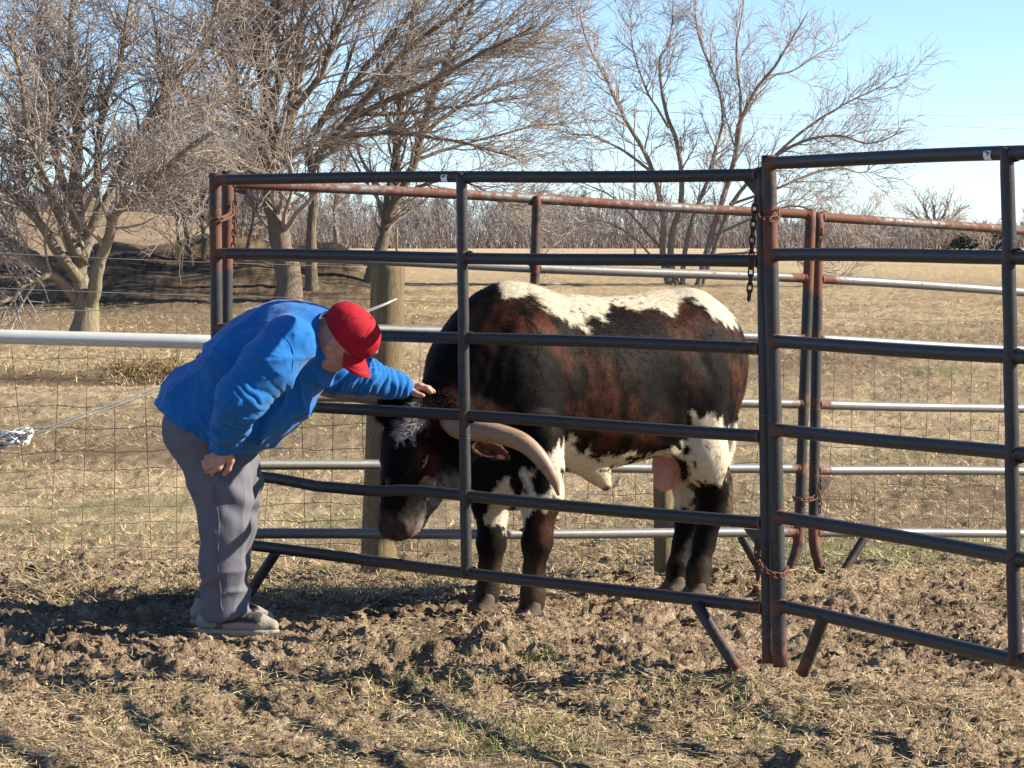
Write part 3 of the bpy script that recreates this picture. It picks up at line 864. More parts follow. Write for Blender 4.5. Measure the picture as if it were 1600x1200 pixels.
# ------------------------------------------------------------------ bare winter trees
def m_bark(name, a, b, moss=0.):
    k = NT(name, .9, 0, .2)
    s = k.noise(3, 5, .65, k.coord((9, 9, 1.6))); c = k.mix(s, a, b)
    if moss:
        g = k.noise(1.1, 3, .5); c = k.mix(k.ramp(g, [(.50, 0.), (.72, moss)]), c, (.17, .16, .045))
    k.base(c); k.bump(s, .7, .06); return k.m
M_BARK = m_bark("grey_bark", (.13, .105, .08), (.36, .30, .235), .5)
M_BARK2 = m_bark("brown_bark", (.085, .064, .047), (.26, .205, .155), .15)
M_TWIG = m_simple("twig_bark", (.305, .255, .22), .85, 0, .35, 2.5)
M_TWIG2 = m_simple("reddish_twig_bark", (.37, .31, .275), .85, 0, .35, 2.5)

def poly_tubes(Pts, R, n):
    """M polylines of K points -> one array mesh (n-sided)"""
    M, K, _ = Pts.shape
    ch = nrm(Pts[:, -1] - Pts[:, 0]); ref = np.where(np.abs(ch[:, 2:3]) < .9, np.array([[0, 0, 1.]]), np.array([[1., 0, 0]]))
    a = nrm(np.cross(ch, ref)); b = np.cross(ch, a)
    th = np.arange(n) * 2 * math.pi / n
    ring = np.cos(th)[None, :, None] * a[:, None] + np.sin(th)[None, :, None] * b[:, None]
    V = Pts[:, :, None] + R[:, :, None, None] * ring[:, None]
    i = np.arange(K - 1)[:, None] * n; j = np.arange(n)[None, :]
    F = np.stack([i + j, i + (j + 1) % n, i + n + (j + 1) % n, i + n + j], -1).reshape(-1, 4)
    F = (F[None] + (np.arange(M) * K * n)[:, None, None]).reshape(-1, 4)
    return V.reshape(-1, 3), F

def spawn(par, rad, n, L, ang, trop, K, wander, r, tmin=.25, shrink=.55, rmin=.004, wind=(0, 0, 0), taper=.35):
    """children along parent polylines (arrays M,K,3)"""
    seg = np.linalg.norm(np.diff(par, axis=1), axis=2).sum(1)
    pick = r.choice(len(par), n, p=seg / seg.sum())
    t = tmin + (1 - tmin) * r.uniform(0, 1, n) ** .85
    Kp = par.shape[1]; s = t * (Kp - 1); i = np.minimum(s.astype(int), Kp - 2); f = (s - i)[:, None]
    A, B = par[pick, i], par[pick, i + 1]
    base = A + (B - A) * f; tan = nrm(B - A)
    rb = rad[pick, i] * (1 - f[:, 0]) + rad[pick, i + 1] * f[:, 0]
    perp = nrm(np.cross(tan, r.normal(size=(n, 3))))
    al = np.radians(r.normal(ang, ang * .28, n))[:, None]
    d = nrm(tan * np.cos(al) + perp * np.sin(al) + np.array([0, 0, trop]) + np.array(wind))
    ln = L * r.uniform(.45, 1.35, n) * (1 - .35 * t)
    step = (ln / (K - 1))[:, None]
    pts = [base]
    for k in range(K - 1):
        pts.append(pts[-1] + d * step)
        d = nrm(d + r.normal(0, wander, (n, 3)) + np.array([0, 0, trop * .35]) + np.array(wind) * .4)
    r0 = np.maximum(np.minimum(rb * shrink, ln * .03 + .004) * r.uniform(.75, 1.1, n), rmin)
    R = r0[:, None] * np.linspace(1, taper, K)[None]
    return np.stack(pts, 1), np.maximum(R, rmin * .6)

def tree(name, label, limbs, mat, tmat, levels, seed, group=None, base=None, cat="tree", keep=None):
    """limbs: list of (points, r0, r1); levels: list of dicts for spawn()"""
    r = rnd(seed)
    t = empty(name, base if base is not None else limbs[0][0][0], label, cat, group)
    mb = MB(); allp, allr = [], []
    K0 = 12
    for q, (pts, r0, r1) in enumerate(limbs):
        pts = resample(np.array(pts), K0); pts[1:-1] += r.normal(0, r0 * .16, (K0 - 2, 3))
        rr = np.linspace(r0, r1, K0)
        if q == 0: rr[0] *= 1.35; rr[1] *= 1.1
        fine = resample(pts, 34); fr = np.interp(np.linspace(0, 1, 34), np.linspace(0, 1, K0), rr)
        fr = fr * (1 + .06 * np.sin(np.arange(34) * 1.9 + q))
        mb.add(*tube(fine, fr, 12 if r0 > .06 else 8))
        allp.append(pts); allr.append(rr)
    mb.obj("trunk", mat, t)
    par, rad = np.stack(allp), np.stack(allr)
    Vs, Fs, off = [], [], 0
    for li, lv in enumerate(levels):
        lv = dict(lv); sides = lv.pop("sides", 3)
        c, cr = spawn(par, rad, r=r, **lv)
        V, F = poly_tubes(c, cr, sides)
        Vs.append(V); Fs.append(F + off); off += len(V)
        par, rad = c, cr
        if lv.get("K") and li == 0:      # finer wood also grows straight from the limbs
            pass
    me = fast_mesh("crown", np.concatenate(Vs), np.concatenate(Fs), True)
    link("crown", me, tmat, t)
    return t

def LM(d, *uv, dd=0.):
    """limb through photograph points at distance d, drifting dd in depth"""
    n = len(uv)
    return [P(u, v, d + dd * i / max(n - 1, 1)) for i, (u, v) in enumerate(uv)]

# the squat tree on the left, 53 m away
D1 = 53.
g1 = G(128, D1)
T1 = [
    ([g1 - [0, 0, .25]] + LM(D1, (127, 480), (125, 440), (122, 396), (119, 340), (114, 287), (112, 220), (118, 150), (108, 70), (116, -20), dd=.5), 0.2295, 0.0400),
    (LM(D1, (136, 490), (150, 440), (160, 395), (176, 347), (205, 312), (238, 285), (280, 240), (330, 205), dd=-1.6), 0.1445, 0.0240),
    (LM(D1, (126, 410), (140, 365), (165, 315), (196, 252), (226, 205), (255, 150), (300, 95), (330, 30), (345, -30), dd=.8), 0.1275, 0.0240),
    (LM(D1, (122, 400), (100, 350), (80, 300), (62, 255), (40, 180), (30, 110), (10, 40), dd=-1.2), 0.1105, 0.0240),
    (LM(D1, (124, 440), (95, 400), (60, 350), (25, 310), (-30, 270), (-90, 215), dd=-.8), 0.1190, 0.0240),
    (LM(D1, (120, 472), (98, 442), (80, 431), (45, 444), (18, 466), (-20, 480), (-70, 500), dd=-2.), 0.0850, 0.0200),
    (LM(D1, (118, 460), (60, 405), (35, 390), (5, 372), (-60, 352), (-120, 340), dd=1.), 0.1275, 0.0320),
    (LM(D1, (121, 360), (150, 300), (152, 230), (165, 160), (190, 90), (200, 20), (215, -40), dd=1.4), 0.0935, 0.0200),
    (LM(D1, (118, 330), (90, 260), (85, 190), (70, 120), (60, 40), (62, -30), dd=1.8), 0.0935, 0.0200),
    (LM(D1, (190, 260), (240, 240), (290, 190), (350, 160), (400, 120), dd=1.), 0.0595, 0.0160),
    (LM(D1, (170, 350), (200, 320), (240, 300), (275, 262), dd=-1.), 0.0425, 0.0096),
]
LV1 = [dict(n=420, L=1.7, ang=46, trop=.18, K=7, wander=.20, tmin=.28, shrink=.5, rmin=.012, sides=5),
       dict(n=2700, L=1.0, ang=46, trop=.10, K=4, wander=.24, tmin=.15, shrink=.55, rmin=.0075, sides=3),
       dict(n=9000, L=.55, ang=48, trop=.03, K=3, wander=.26, tmin=.1, shrink=.6, rmin=.0062, sides=3)]
tree("bare_tree", "squat bare tree with mossy forked trunk at the left edge", T1, M_BARK, M_TWIG, LV1, 101, "bare trees behind the pen", g1)

# the tall trees on the heap
D2 = 62.; g2 = G(447, D2)
T2 = [
    ([g2 - [0, 0, .3]] + LM(D2, (446, 421), (436, 350), (427, 300), (424, 245), (420, 180), (408, 100), (398, 20), (390, -60), dd=.6), .27, .08),
    (LM(D2, (427, 262), (400, 215), (372, 160), (362, 90), (352, 10), (350, -50), dd=-.8), .15, .05),
    (LM(D2, (426, 250), (452, 190), (462, 120), (470, 50), (484, -40), dd=1.), .15, .05),
    (LM(D2, (420, 170), (440, 110), (432, 40), (446, -40), dd=-.9), .11, .04),
    (LM(D2, (402, 215), (362, 200), (320, 180), (280, 130), (250, 80), (236, 10), dd=1.), .09, .03),
    (LM(D2, (408, 110), (380, 60), (368, 0), (360, -50), dd=1.2), .09, .03),
    (LM(D2, (460, 170), (500, 120), (520, 60), (552, 0), (570, -40), dd=-1.), .08, .03),
    (LM(D2, (430, 280), (390, 262), (350, 250), (310, 262), (275, 240), dd=-1.2), .08, .02),
]
LV2 = [dict(n=330, L=1.9, ang=42, trop=.12, K=7, wander=.18, tmin=.2, shrink=.5, rmin=.014, sides=5, wind=(.06, 0, 0)),
       dict(n=1500, L=1.1, ang=44, trop=.06, K=5, wander=.22, tmin=.15, shrink=.55, rmin=.0085, sides=3),
       dict(n=5200, L=.62, ang=45, trop=.03, K=3, wander=.25, tmin=.1, shrink=.6, rmin=.0068, sides=3)]
tree("bare_tree", "tall bare tree with a thick dark trunk behind the man's back", T2, M_BARK2, M_TWIG, LV2, 102, "bare trees behind the pen", g2)

D3 = 64.; g3 = G(488, D3)
T3 = [
    ([g3 - [0, 0, .3]] + LM(D3, (488, 400), (487, 350), (490, 300), (488, 253), (515, 218), (560, 172), (595, 126), (645, 69), (700, 30), (760, -20), dd=-.8), 0.1232, 0.0400),
    (LM(D3, (489, 258), (484, 228), (515, 172), (545, 142), (576, 100), (612, 60), (650, 10), (680, -40), dd=.8), 0.1020, 0.0320),
    (LM(D3, (505, 225), (560, 212), (620, 208), (690, 216), (760, 232), (812, 250), dd=-1.), 0.0765, 0.0160),
    (LM(D3, (540, 190), (600, 160), (670, 130), (740, 90), (800, 60), (835, 40), dd=-1.4), 0.0765, 0.0176),
    (LM(D3, (590, 132), (650, 110), (720, 84), (780, 40), (820, 5), dd=1.), 0.0638, 0.0160),
    (LM(D3, (520, 170), (540, 110), (560, 50), (580, -20), dd=1.3), 0.0595, 0.0200),
    (LM(D3, (556, 176), (620, 178), (700, 168), (770, 160), (830, 150), dd=1.2), 0.0595, 0.0144),
]
LV3 = [dict(n=200, L=1.8, ang=36, trop=.05, K=7, wander=.17, tmin=.22, shrink=.5, rmin=.013, sides=5, wind=(.16, 0, .02)),
       dict(n=850, L=1.1, ang=40, trop=.03, K=5, wander=.20, tmin=.15, shrink=.55, rmin=.008, sides=3, wind=(.10, 0, 0)),
       dict(n=2500, L=.66, ang=42, trop=.02, K=3, wander=.24, tmin=.1, shrink=.6, rmin=.0068, sides=3, wind=(.06, 0, 0))]
tree("bare_tree", "bare tree with a slim trunk whose branches sweep up to the right", T3, M_BARK2, M_TWIG, LV3, 103, "bare trees behind the pen", g3)

D4 = 66.; g4 = G(577, D4)
T4 = [
    ([g4 - [0, 0, .3]] + LM(D4, (584, 420), (593, 385), (603, 340), (612, 300), (618, 250), (622, 190), (628, 130), (640, 60), (650, -20), dd=.6), 0.1700, 0.0400),
    (LM(D4, (604, 345), (625, 300), (646, 255), (662, 200), (680, 140), (702, 85), (730, 30), (745, -30), dd=-.8), 0.1105, 0.0320),
    (LM(D4, (655, 215), (700, 180), (745, 150), (790, 130), (838, 120), dd=1.), 0.0595, 0.0160),
    (LM(D4, (612, 310), (660, 290), (710, 280), (760, 300), (800, 330), dd=-1.), 0.0510, 0.0128),
    (LM(D4, (620, 210), (596, 160), (590, 100), (580, 40), dd=1.), 0.0510, 0.0160),
    (LM(D4, (690, 115), (740, 90), (790, 80), (850, 66), dd=-1.), 0.0510, 0.0128),
    (LM(D4, (650, 250), (700, 232), (760, 216), (820, 200), (860, 195), dd=1.2), 0.0467, 0.0112),
]
tree("bare_tree", "bare tree leaning right with a double stem above the wooden post", T4, M_BARK2, M_TWIG, LV3, 104, "bare trees behind the pen", g4)

# saplings between them
SAP = [(300, 66.5, [(296, 400), (288, 350), (272, 310), (255, 270), (240, 215)], .075, "thin dark leaning sapling just left of the far left post"),
       (322, 67., [(318, 395), (316, 350), (306, 300), (300, 240), (290, 180)], .07, "straight thin sapling close to the far left post"),
       (282, 69., [(280, 400), (276, 350), (266, 300), (262, 250)], .05, "slimmest sapling right of the squat mossy tree"),
       (384, 67., [(388, 390), (396, 340), (402, 300), (404, 240)], .06, "thin bent sapling right of the rusty far left posts"),
       (372, 68.5, [(376, 390), (380, 340), (376, 290), (384, 220)], .04, "very thin sapling beside the rusty hanging chain"),
       (396, 69., [(400, 385), (410, 340), (412, 290)], .035, "short thin sapling left of the thick dark trunk"),
       (10, 72., [(12, 390), (20, 320), (30, 250), (24, 150)], .10, "dark sapling behind the squat mossy tree at the left edge"),
       (528, 75., [(526, 380), (522, 330), (530, 280), (536, 220)], .05, "pale sapling between the thick trunk and the wooden post")]
LVS = [dict(n=46, L=1.3, ang=44, trop=.08, K=6, wander=.2, tmin=.3, shrink=.5, rmin=.010, sides=4),
       dict(n=330, L=.8, ang=45, trop=.04, K=4, wander=.24, tmin=.15, shrink=.6, rmin=.0065, sides=3),
       dict(n=1000, L=.5, ang=45, trop=.02, K=3, wander=.24, tmin=.1, shrink=.6, rmin=.005, sides=3)]
for i, (u, d, uv, r0, lab) in enumerate(SAP):
    g = G(u, d)
    tree("sapling", lab, [([g - [0, 0, .2]] + LM(d, *uv, dd=.3), r0, .018),
                          (LM(d, uv[1], (uv[1][0] + 14, uv[2][1]), (uv[1][0] + 24, uv[2][1] - 60), dd=.4), r0 * .5, .012)],
         M_BARK2, M_TWIG, LVS, 120 + i, "bare trees behind the pen", g, "sapling")

# the spreading multi-stemmed tree behind the bull
D5 = 70.; g5 = G(1072, D5)
b5 = lambda u: G(u, D5) - [0, 0, .15]
T5 = [
    ([b5(1050)] + LM(D5, (1035, 400), (1037, 341), (1014, 252), (975, 186), (948, 124), (913, 58), (905, 10), dd=-.6), 0.0884, 0.0144),
    ([b5(1060)] + LM(D5, (1046, 387), (1066, 310), (1060, 232), (1041, 174), (1031, 97), (1046, 60), (1052, 0), dd=.5), 0.0884, 0.0144),
    ([b5(1088)] + LM(D5, (1106, 387), (1136, 294), (1157, 201), (1165, 167), (1207, 108), (1231, 70), (1262, 20), dd=-.4), 0.0884, 0.0144),
    ([b5(1096)] + LM(D5, (1116, 390), (1149, 310), (1207, 248), (1266, 217), (1316, 213), (1362, 226), (1410, 205), dd=-1.), 0.0680, 0.0112),
    ([b5(1066)] + LM(D5, (1070, 390), (1090, 320), (1112, 260), (1130, 180), (1112, 110), (1090, 50), (1086, 0), dd=1.), 0.0680, 0.0120),
    (LM(D5, (1157, 205), (1157, 150), (1150, 80), (1160, 20), (1166, -30), dd=.6), 0.0408, 0.0112),
    (LM(D5, (1190, 262), (1245, 212), (1290, 180), (1330, 158), (1374, 136), (1405, 112), dd=.4), 0.0408, 0.0080),
    (LM(D5, (1140, 320), (1200, 300), (1260, 275), (1310, 262), (1350, 270), (1380, 240), dd=1.), 0.0374, 0.0080),
    (LM(D5, (1020, 270), (975, 236), (930, 214), (890, 208), (856, 196), dd=-1.), 0.0408, 0.0080),
    (LM(D5, (1035, 390), (1000, 352), (960, 310), (920, 290), (880, 270), dd=1.), 0.0374, 0.0080),
    (LM(D5, (1030, 415), (990, 372), (940, 345), (895, 352), (850, 366), dd=-1.2), 0.0340, 0.0080),
    (LM(D5, (1045, 200), (1010, 140), (990, 80), (985, 20), dd=1.), 0.0340, 0.0096),
    (LM(D5, (1110, 370), (1180, 340), (1240, 322), (1300, 340), (1360, 350), dd=-1.), 0.0340, 0.0080),
    (LM(D5, (1100, 400), (1170, 395), (1230, 400), (1290, 430), (1330, 440), dd=-2.), 0.0306, 0.0080),
    (LM(D5, (1200, 118), (1240, 110), (1280, 84), (1310, 70), dd=1.), 0.0272, 0.0080),
]
LV5 = [dict(n=330, L=1.15, ang=42, trop=.16, K=6, wander=.2, tmin=.2, shrink=.5, rmin=.012, sides=4),
       dict(n=1700, L=.8, ang=42, trop=.10, K=5, wander=.2, tmin=.15, shrink=.55, rmin=.0075, sides=3),
       dict(n=5600, L=.55, ang=40, trop=.08, K=3, wander=.2, tmin=.15, shrink=.6, rmin=.0062, sides=3)]
tree("bare_tree", "wide bare tree with many stems behind the bull's back", T5, M_BARK, M_TWIG2, LV5, 105, "bare trees behind the pen", g5)

# shrubs and a single far tree on the right
def shrub(label, u, d, h, w, n, seed, rr=.02, mat=None, name="bare_shrub", cat="shrub"):
    r = rnd(seed); g = G(u, d); limbs = []
    for i in range(n):
        a = r.uniform(-1, 1); b = r.uniform(-1, 1)
        top = g + np.array([a * w * .5, b * w * .5, h * r.uniform(.6, 1)])
        limbs.append(([g + np.array([a * .12, b * .12, -.1]), g + np.array([a * w * .22, b * w * .2, h * .4]), top], rr, rr * .3))
    lv = [dict(n=n * 10, L=h * .4, ang=38, trop=.1, K=4, wander=.2, tmin=.15, shrink=.6, rmin=rr * .45),
          dict(n=n * 45, L=h * .24, ang=40, trop=.05, K=3, wander=.2, tmin=.1, shrink=.6, rmin=rr * .32)]
    tree(name, label, limbs, M_BARK2, mat or M_TWIG2, lv, seed, "bare shrubs in the fields", g, cat)
shrub("low bare shrub seen between the rear posts and the near right panel", 1315, 150, 3.4, 4.5, 9, 141, .035)
shrub("bare shrub round a fence post at the right, below the far tree", 1462, 150, 2.4, 3.0, 9, 142, .03)
shrub("small reddish shrub just left of the right hand upright", 1545, 150, 1.8, 2.4, 7, 143, .028)
D6 = 190.; g6 = G(1462, D6)
T6 = [([g6] + LM(D6, (1462, 390), (1463, 360), (1460, 334), (1458, 318)), .18, .05),
      (LM(D6, (1462, 375), (1440, 350), (1425, 330)), .14, .04), (LM(D6, (1462, 370), (1485, 345), (1500, 325)), .14, .04),
      (LM(D6, (1462, 360), (1448, 335), (1442, 318)), .12, .04), (LM(D6, (1462, 355), (1478, 330), (1482, 316)), .12, .04)]
tree("bare_tree", "small pale far tree standing against the woods on the right", T6, M_BARK, M_TWIG, 
     [dict(n=55, L=1.8, ang=40, trop=.12, K=5, wander=.2, tmin=.2, shrink=.55, rmin=.03), dict(n=260, L=1.1, ang=42, trop=.08, K=4, wander=.2, tmin=.15, shrink=.6, rmin=.018)], 106, "bare trees behind the pen", g6)

# thin posts of the field fence along the road
def field_post(label, u, v, d, r=.06, h=1.4):
    g = G(u, d); t = P(u, v, d); h = max(t[2] - g[2], .6)
    mb = MB(); mb.add(*tube([g - [0, 0, .3], g + [.01, 0, h * .5], g + [0, 0, h - .02], g + [0, 0, h]], [r, r, r * .95, r * .7], 8))
    o = mb.obj("field_post", M_WOOD); tag(o, label, "fence post", "thin posts of the far field fence")
field_post("thin pale field post above the man's cap", 620, 356, 120, .055)
field_post("stubby pale field post left of the leaning tree", 524, 352, 100, .07)
field_post("thin field post inside the shrub under the far tree", 1466, 412, 140, .09)
field_post("mossy field post beside the right hand upright", 1592, 416, 120, .11)
field_post("thin field post in the shrub right of the rear posts", 1326, 411, 140, .06)

# far woods on the horizon: one mass
def woods():
    r = rnd(200); n = 1100
    u = r.uniform(-500, 2100, n); d = r.uniform(390, 620, n)
    x = (u - 800) / FPX * d; z = gz(x, d)
    topv = np.interp(u, [-700, 0, 300, 600, 900, 1150, 1300, 1400, 1500, 1600, 2300], [285, 292, 296, 300, 296, 318, 334, 346, 352, 342, 335]) + 7 * noise2(u * .012, u * 0 + 2.2, 3, 61)
    H = np.maximum((CAM_H + (390 - topv) / FPX * d - z), 3.) * r.uniform(.45, 1.02, n)
    base = np.stack([x, d, z - .5], -1)
    Vs, Fs, off, Cs = [], [], 0, []
    def emit(pts, R, c):
        nonlocal off
        V, F = poly_tubes(pts, R, 3); Vs.append(V); Fs.append(F + off); off += len(V); Cs.append(np.repeat(c, pts.shape[1] * 3, 0))
    cc = np.array([.22, .19, .18]) * r.uniform(.6, 1.5, n)[:, None] * (1 + r.normal(0, .06, (n, 3)))  # grey of bark and twigs, with some distance haze put into the tone
    K = 5; s = np.linspace(0, 1, K)[None, :, None]
    lean = r.normal(0, .10, (n, 1, 3)); lean[..., 2] = 1
    trunk = base[:, None] + lean * H[:, None, None] * s + r.normal(0, .12, (n, K, 3)) * s
    R = (.03 + .006 * H)[:, None] * np.linspace(1, .2, K)[None]
    emit(trunk, R, cc)
    par, rad, pc = trunk, R, cc
    c, cr = spawn(par, rad, n * 8, 2.8, 36, .25, 3, .15, r, tmin=.10, shrink=.5, rmin=.045)
    emit(c, cr, np.array([.215, .20, .197]) * r.uniform(.6, 1.5, n * 8)[:, None])
    # fine twigs: one thin three-cornered sliver each
    k = n * 90
    par = np.concatenate([c, trunk[:, [1, 3, 4]]]); rad = np.concatenate([cr, R[:, [1, 3, 4]]])
    tw, tr_ = spawn(par, rad, k, 1.5, 50, .22, 2, .1, r, tmin=.0, shrink=.5, rmin=.03)
    sv = nrm(np.cross(tw[:, 1] - tw[:, 0], r.normal(size=(k, 3)))) * r.uniform(.035, .06, k)[:, None]
    TV = np.stack([tw[:, 0] - sv, tw[:, 0] + sv, tw[:, 1]], 1).reshape(-1, 3); TC = np.repeat(np.array([.215, .198, .195]) * r.uniform(.6, 1.45, k)[:, None], 3, 0)
    k = 70000; uu = r.uniform(-500, 2100, k); dd = r.uniform(388, 560, k); xx = (uu - 800) / FPX * dd; hh = r.uniform(0, 1, k) ** 1.3
    tv = np.interp(uu, [-500, 300, 900, 1150, 1300, 1400, 1500, 1600, 2100], [300, 312, 314, 332, 346, 356, 361, 354, 345]) + 9 * noise2(uu * .02, uu * 0 + 4.2, 3, 62)
    zz = gz(xx, dd) + hh * np.maximum(CAM_H + (390 - tv) / FPX * dd - gz(xx, dd), 2.)
    a = np.stack([xx, dd, zz - .6], -1); b = a + np.stack([r.normal(0, .5, k), r.normal(0, .4, k), r.uniform(.7, 1.8, k)], -1)
    sv = nrm(np.cross(b - a, r.normal(size=(k, 3)))) * r.uniform(.03, .06, k)[:, None]
    TV = np.concatenate([TV, np.stack([a - sv, a + sv, b], 1).reshape(-1, 3)]); TC = np.concatenate([TC, np.repeat(np.array([.19, .172, .168]) * r.uniform(.6, 1.4, k)[:, None], 3, 0)])
    # undergrowth
    k = 5000; uu = r.uniform(-500, 2100, k); dd = r.uniform(385, 470, k); xx = (uu - 800) / FPX * dd; zz = gz(xx, dd)
    a = np.stack([xx, dd, zz - .2], -1); top = a + np.stack([r.normal(0, .6, k), r.normal(0, .5, k), r.uniform(1.2, 3.6, k)], -1)
    pts = np.stack([a, (a + top) / 2 + r.normal(0, .15, (k, 3)), top], 1)
    emit(pts, np.tile([.085, .06, .03], (k, 1)), np.array([.14, .108, .095]) * r.uniform(.5, 1.5, k)[:, None])
    Q = np.concatenate(Fs); Q = np.concatenate([Q[:, [0, 1, 2]], Q[:, [0, 2, 3]], np.arange(len(TV)).reshape(-1, 3) + off])
    me = fast_mesh("far_woods", np.concatenate(Vs + [TV]), Q, True, np.concatenate(Cs + [TC]))
    k_ = NT("far_wood_bark", .95, 0, .1); k_.base(k_.attr())
    tag(link("far_woods", me, k_.m), "grey leafless woods along the horizon behind the fields", "woods", kind="stuff")
woods()

def evergreen(label, u, d, h, w, seed):
    r = rnd(seed); g = G(u, d); t = empty("evergreen_tree", g, label, "tree", "far evergreens")
    mb = MB(); mb.add(*tube([g, g + [0, 0, h * .5], g + [0, 0, h]], [.2, .12, .03], 7)); mb.obj("trunk", M_BARK2, t)
    n = 2600; s = r.uniform(0.05, 1, n) ** .8; a = r.uniform(0, 6.28, n); rr = w * .5 * (1.02 - s) ** .8 * r.uniform(.3, 1, n) * (1 + .25 * np.sin(s * 40 + a))
    c = g + np.stack([np.cos(a) * rr, np.sin(a) * rr, s * h], -1)
    dv = nrm(np.stack([np.cos(a), np.sin(a), r.normal(-.1, .35, n)], -1)); sv = nrm(np.cross(dv, r.normal(size=(n, 3)))); L = r.uniform(.25, .6, n)[:, None]
    V = np.stack([c - sv * .10, c + sv * .10, c + dv * L], 1).reshape(-1, 3)
    cols = np.repeat(np.array([.12, .13, .105]) * r.uniform(.5, 1.6, n)[:, None], 3, 0)  # green paled and greyed: distance haze put into the colour
    link("crown", fast_mesh("crown", V, np.arange(n * 3).reshape(-1, 3), False, cols), M_BLADE, t)
for i, (u, h, w, lab) in enumerate([(1498, 2.0, 4.0, "far dark evergreen just left of the right hand upright, the lowest one"), (1530, 2.4, 4.6, "far dark evergreen in the middle of the three by the right hand upright"),
                                    (1556, 2.1, 4.2, "far dark evergreen nearest the right hand upright")]):
    evergreen(lab, u, 330, h, w, 210 + i)

# power line
M_POLE = m_simple("pole_timber", (.34, .31, .28), .9, 0, .2, .5)
up_ = empty("utility_pole", G(992, 230), "thin distant utility pole behind the spreading tree", "utility pole")
g_ = G(992, 230); tp = P(992, 168, 230)
mb = MB(); mb.add(*tube([g_, (g_ + tp) / 2, tp], [.10, .09, .07], 8)); mb.obj("shaft", M_POLE, up_)
mb = MB(); mb.add(*tube([P(986, 173, 230), P(998, 173, 230)], .05, 6)); mb.obj("crossarm", M_POLE, up_)
M_CABLE = m_simple("cable", (.25, .27, .30), .6)
for i, (va, vb, lab) in enumerate(((174, 176, "upper thin power cable crossing the sky"), (172, 206, "middle thin power cable crossing the sky"), (182, 240, "lowest thin power cable crossing the sky"))):
    pts = np.array([P(992 + (u - 992), va + (vb - va) * (u - 992) / 800 + 10 * ((u - 992) / 400.) * (1 - (u - 992) / 800.), 230) for u in np.linspace(992, 1900, 30)])
    mb = MB(); mb.add(*tube(pts, .012, 4)); o = mb.obj("power_cable", M_CABLE); tag(o, lab, "cable", "power cables")
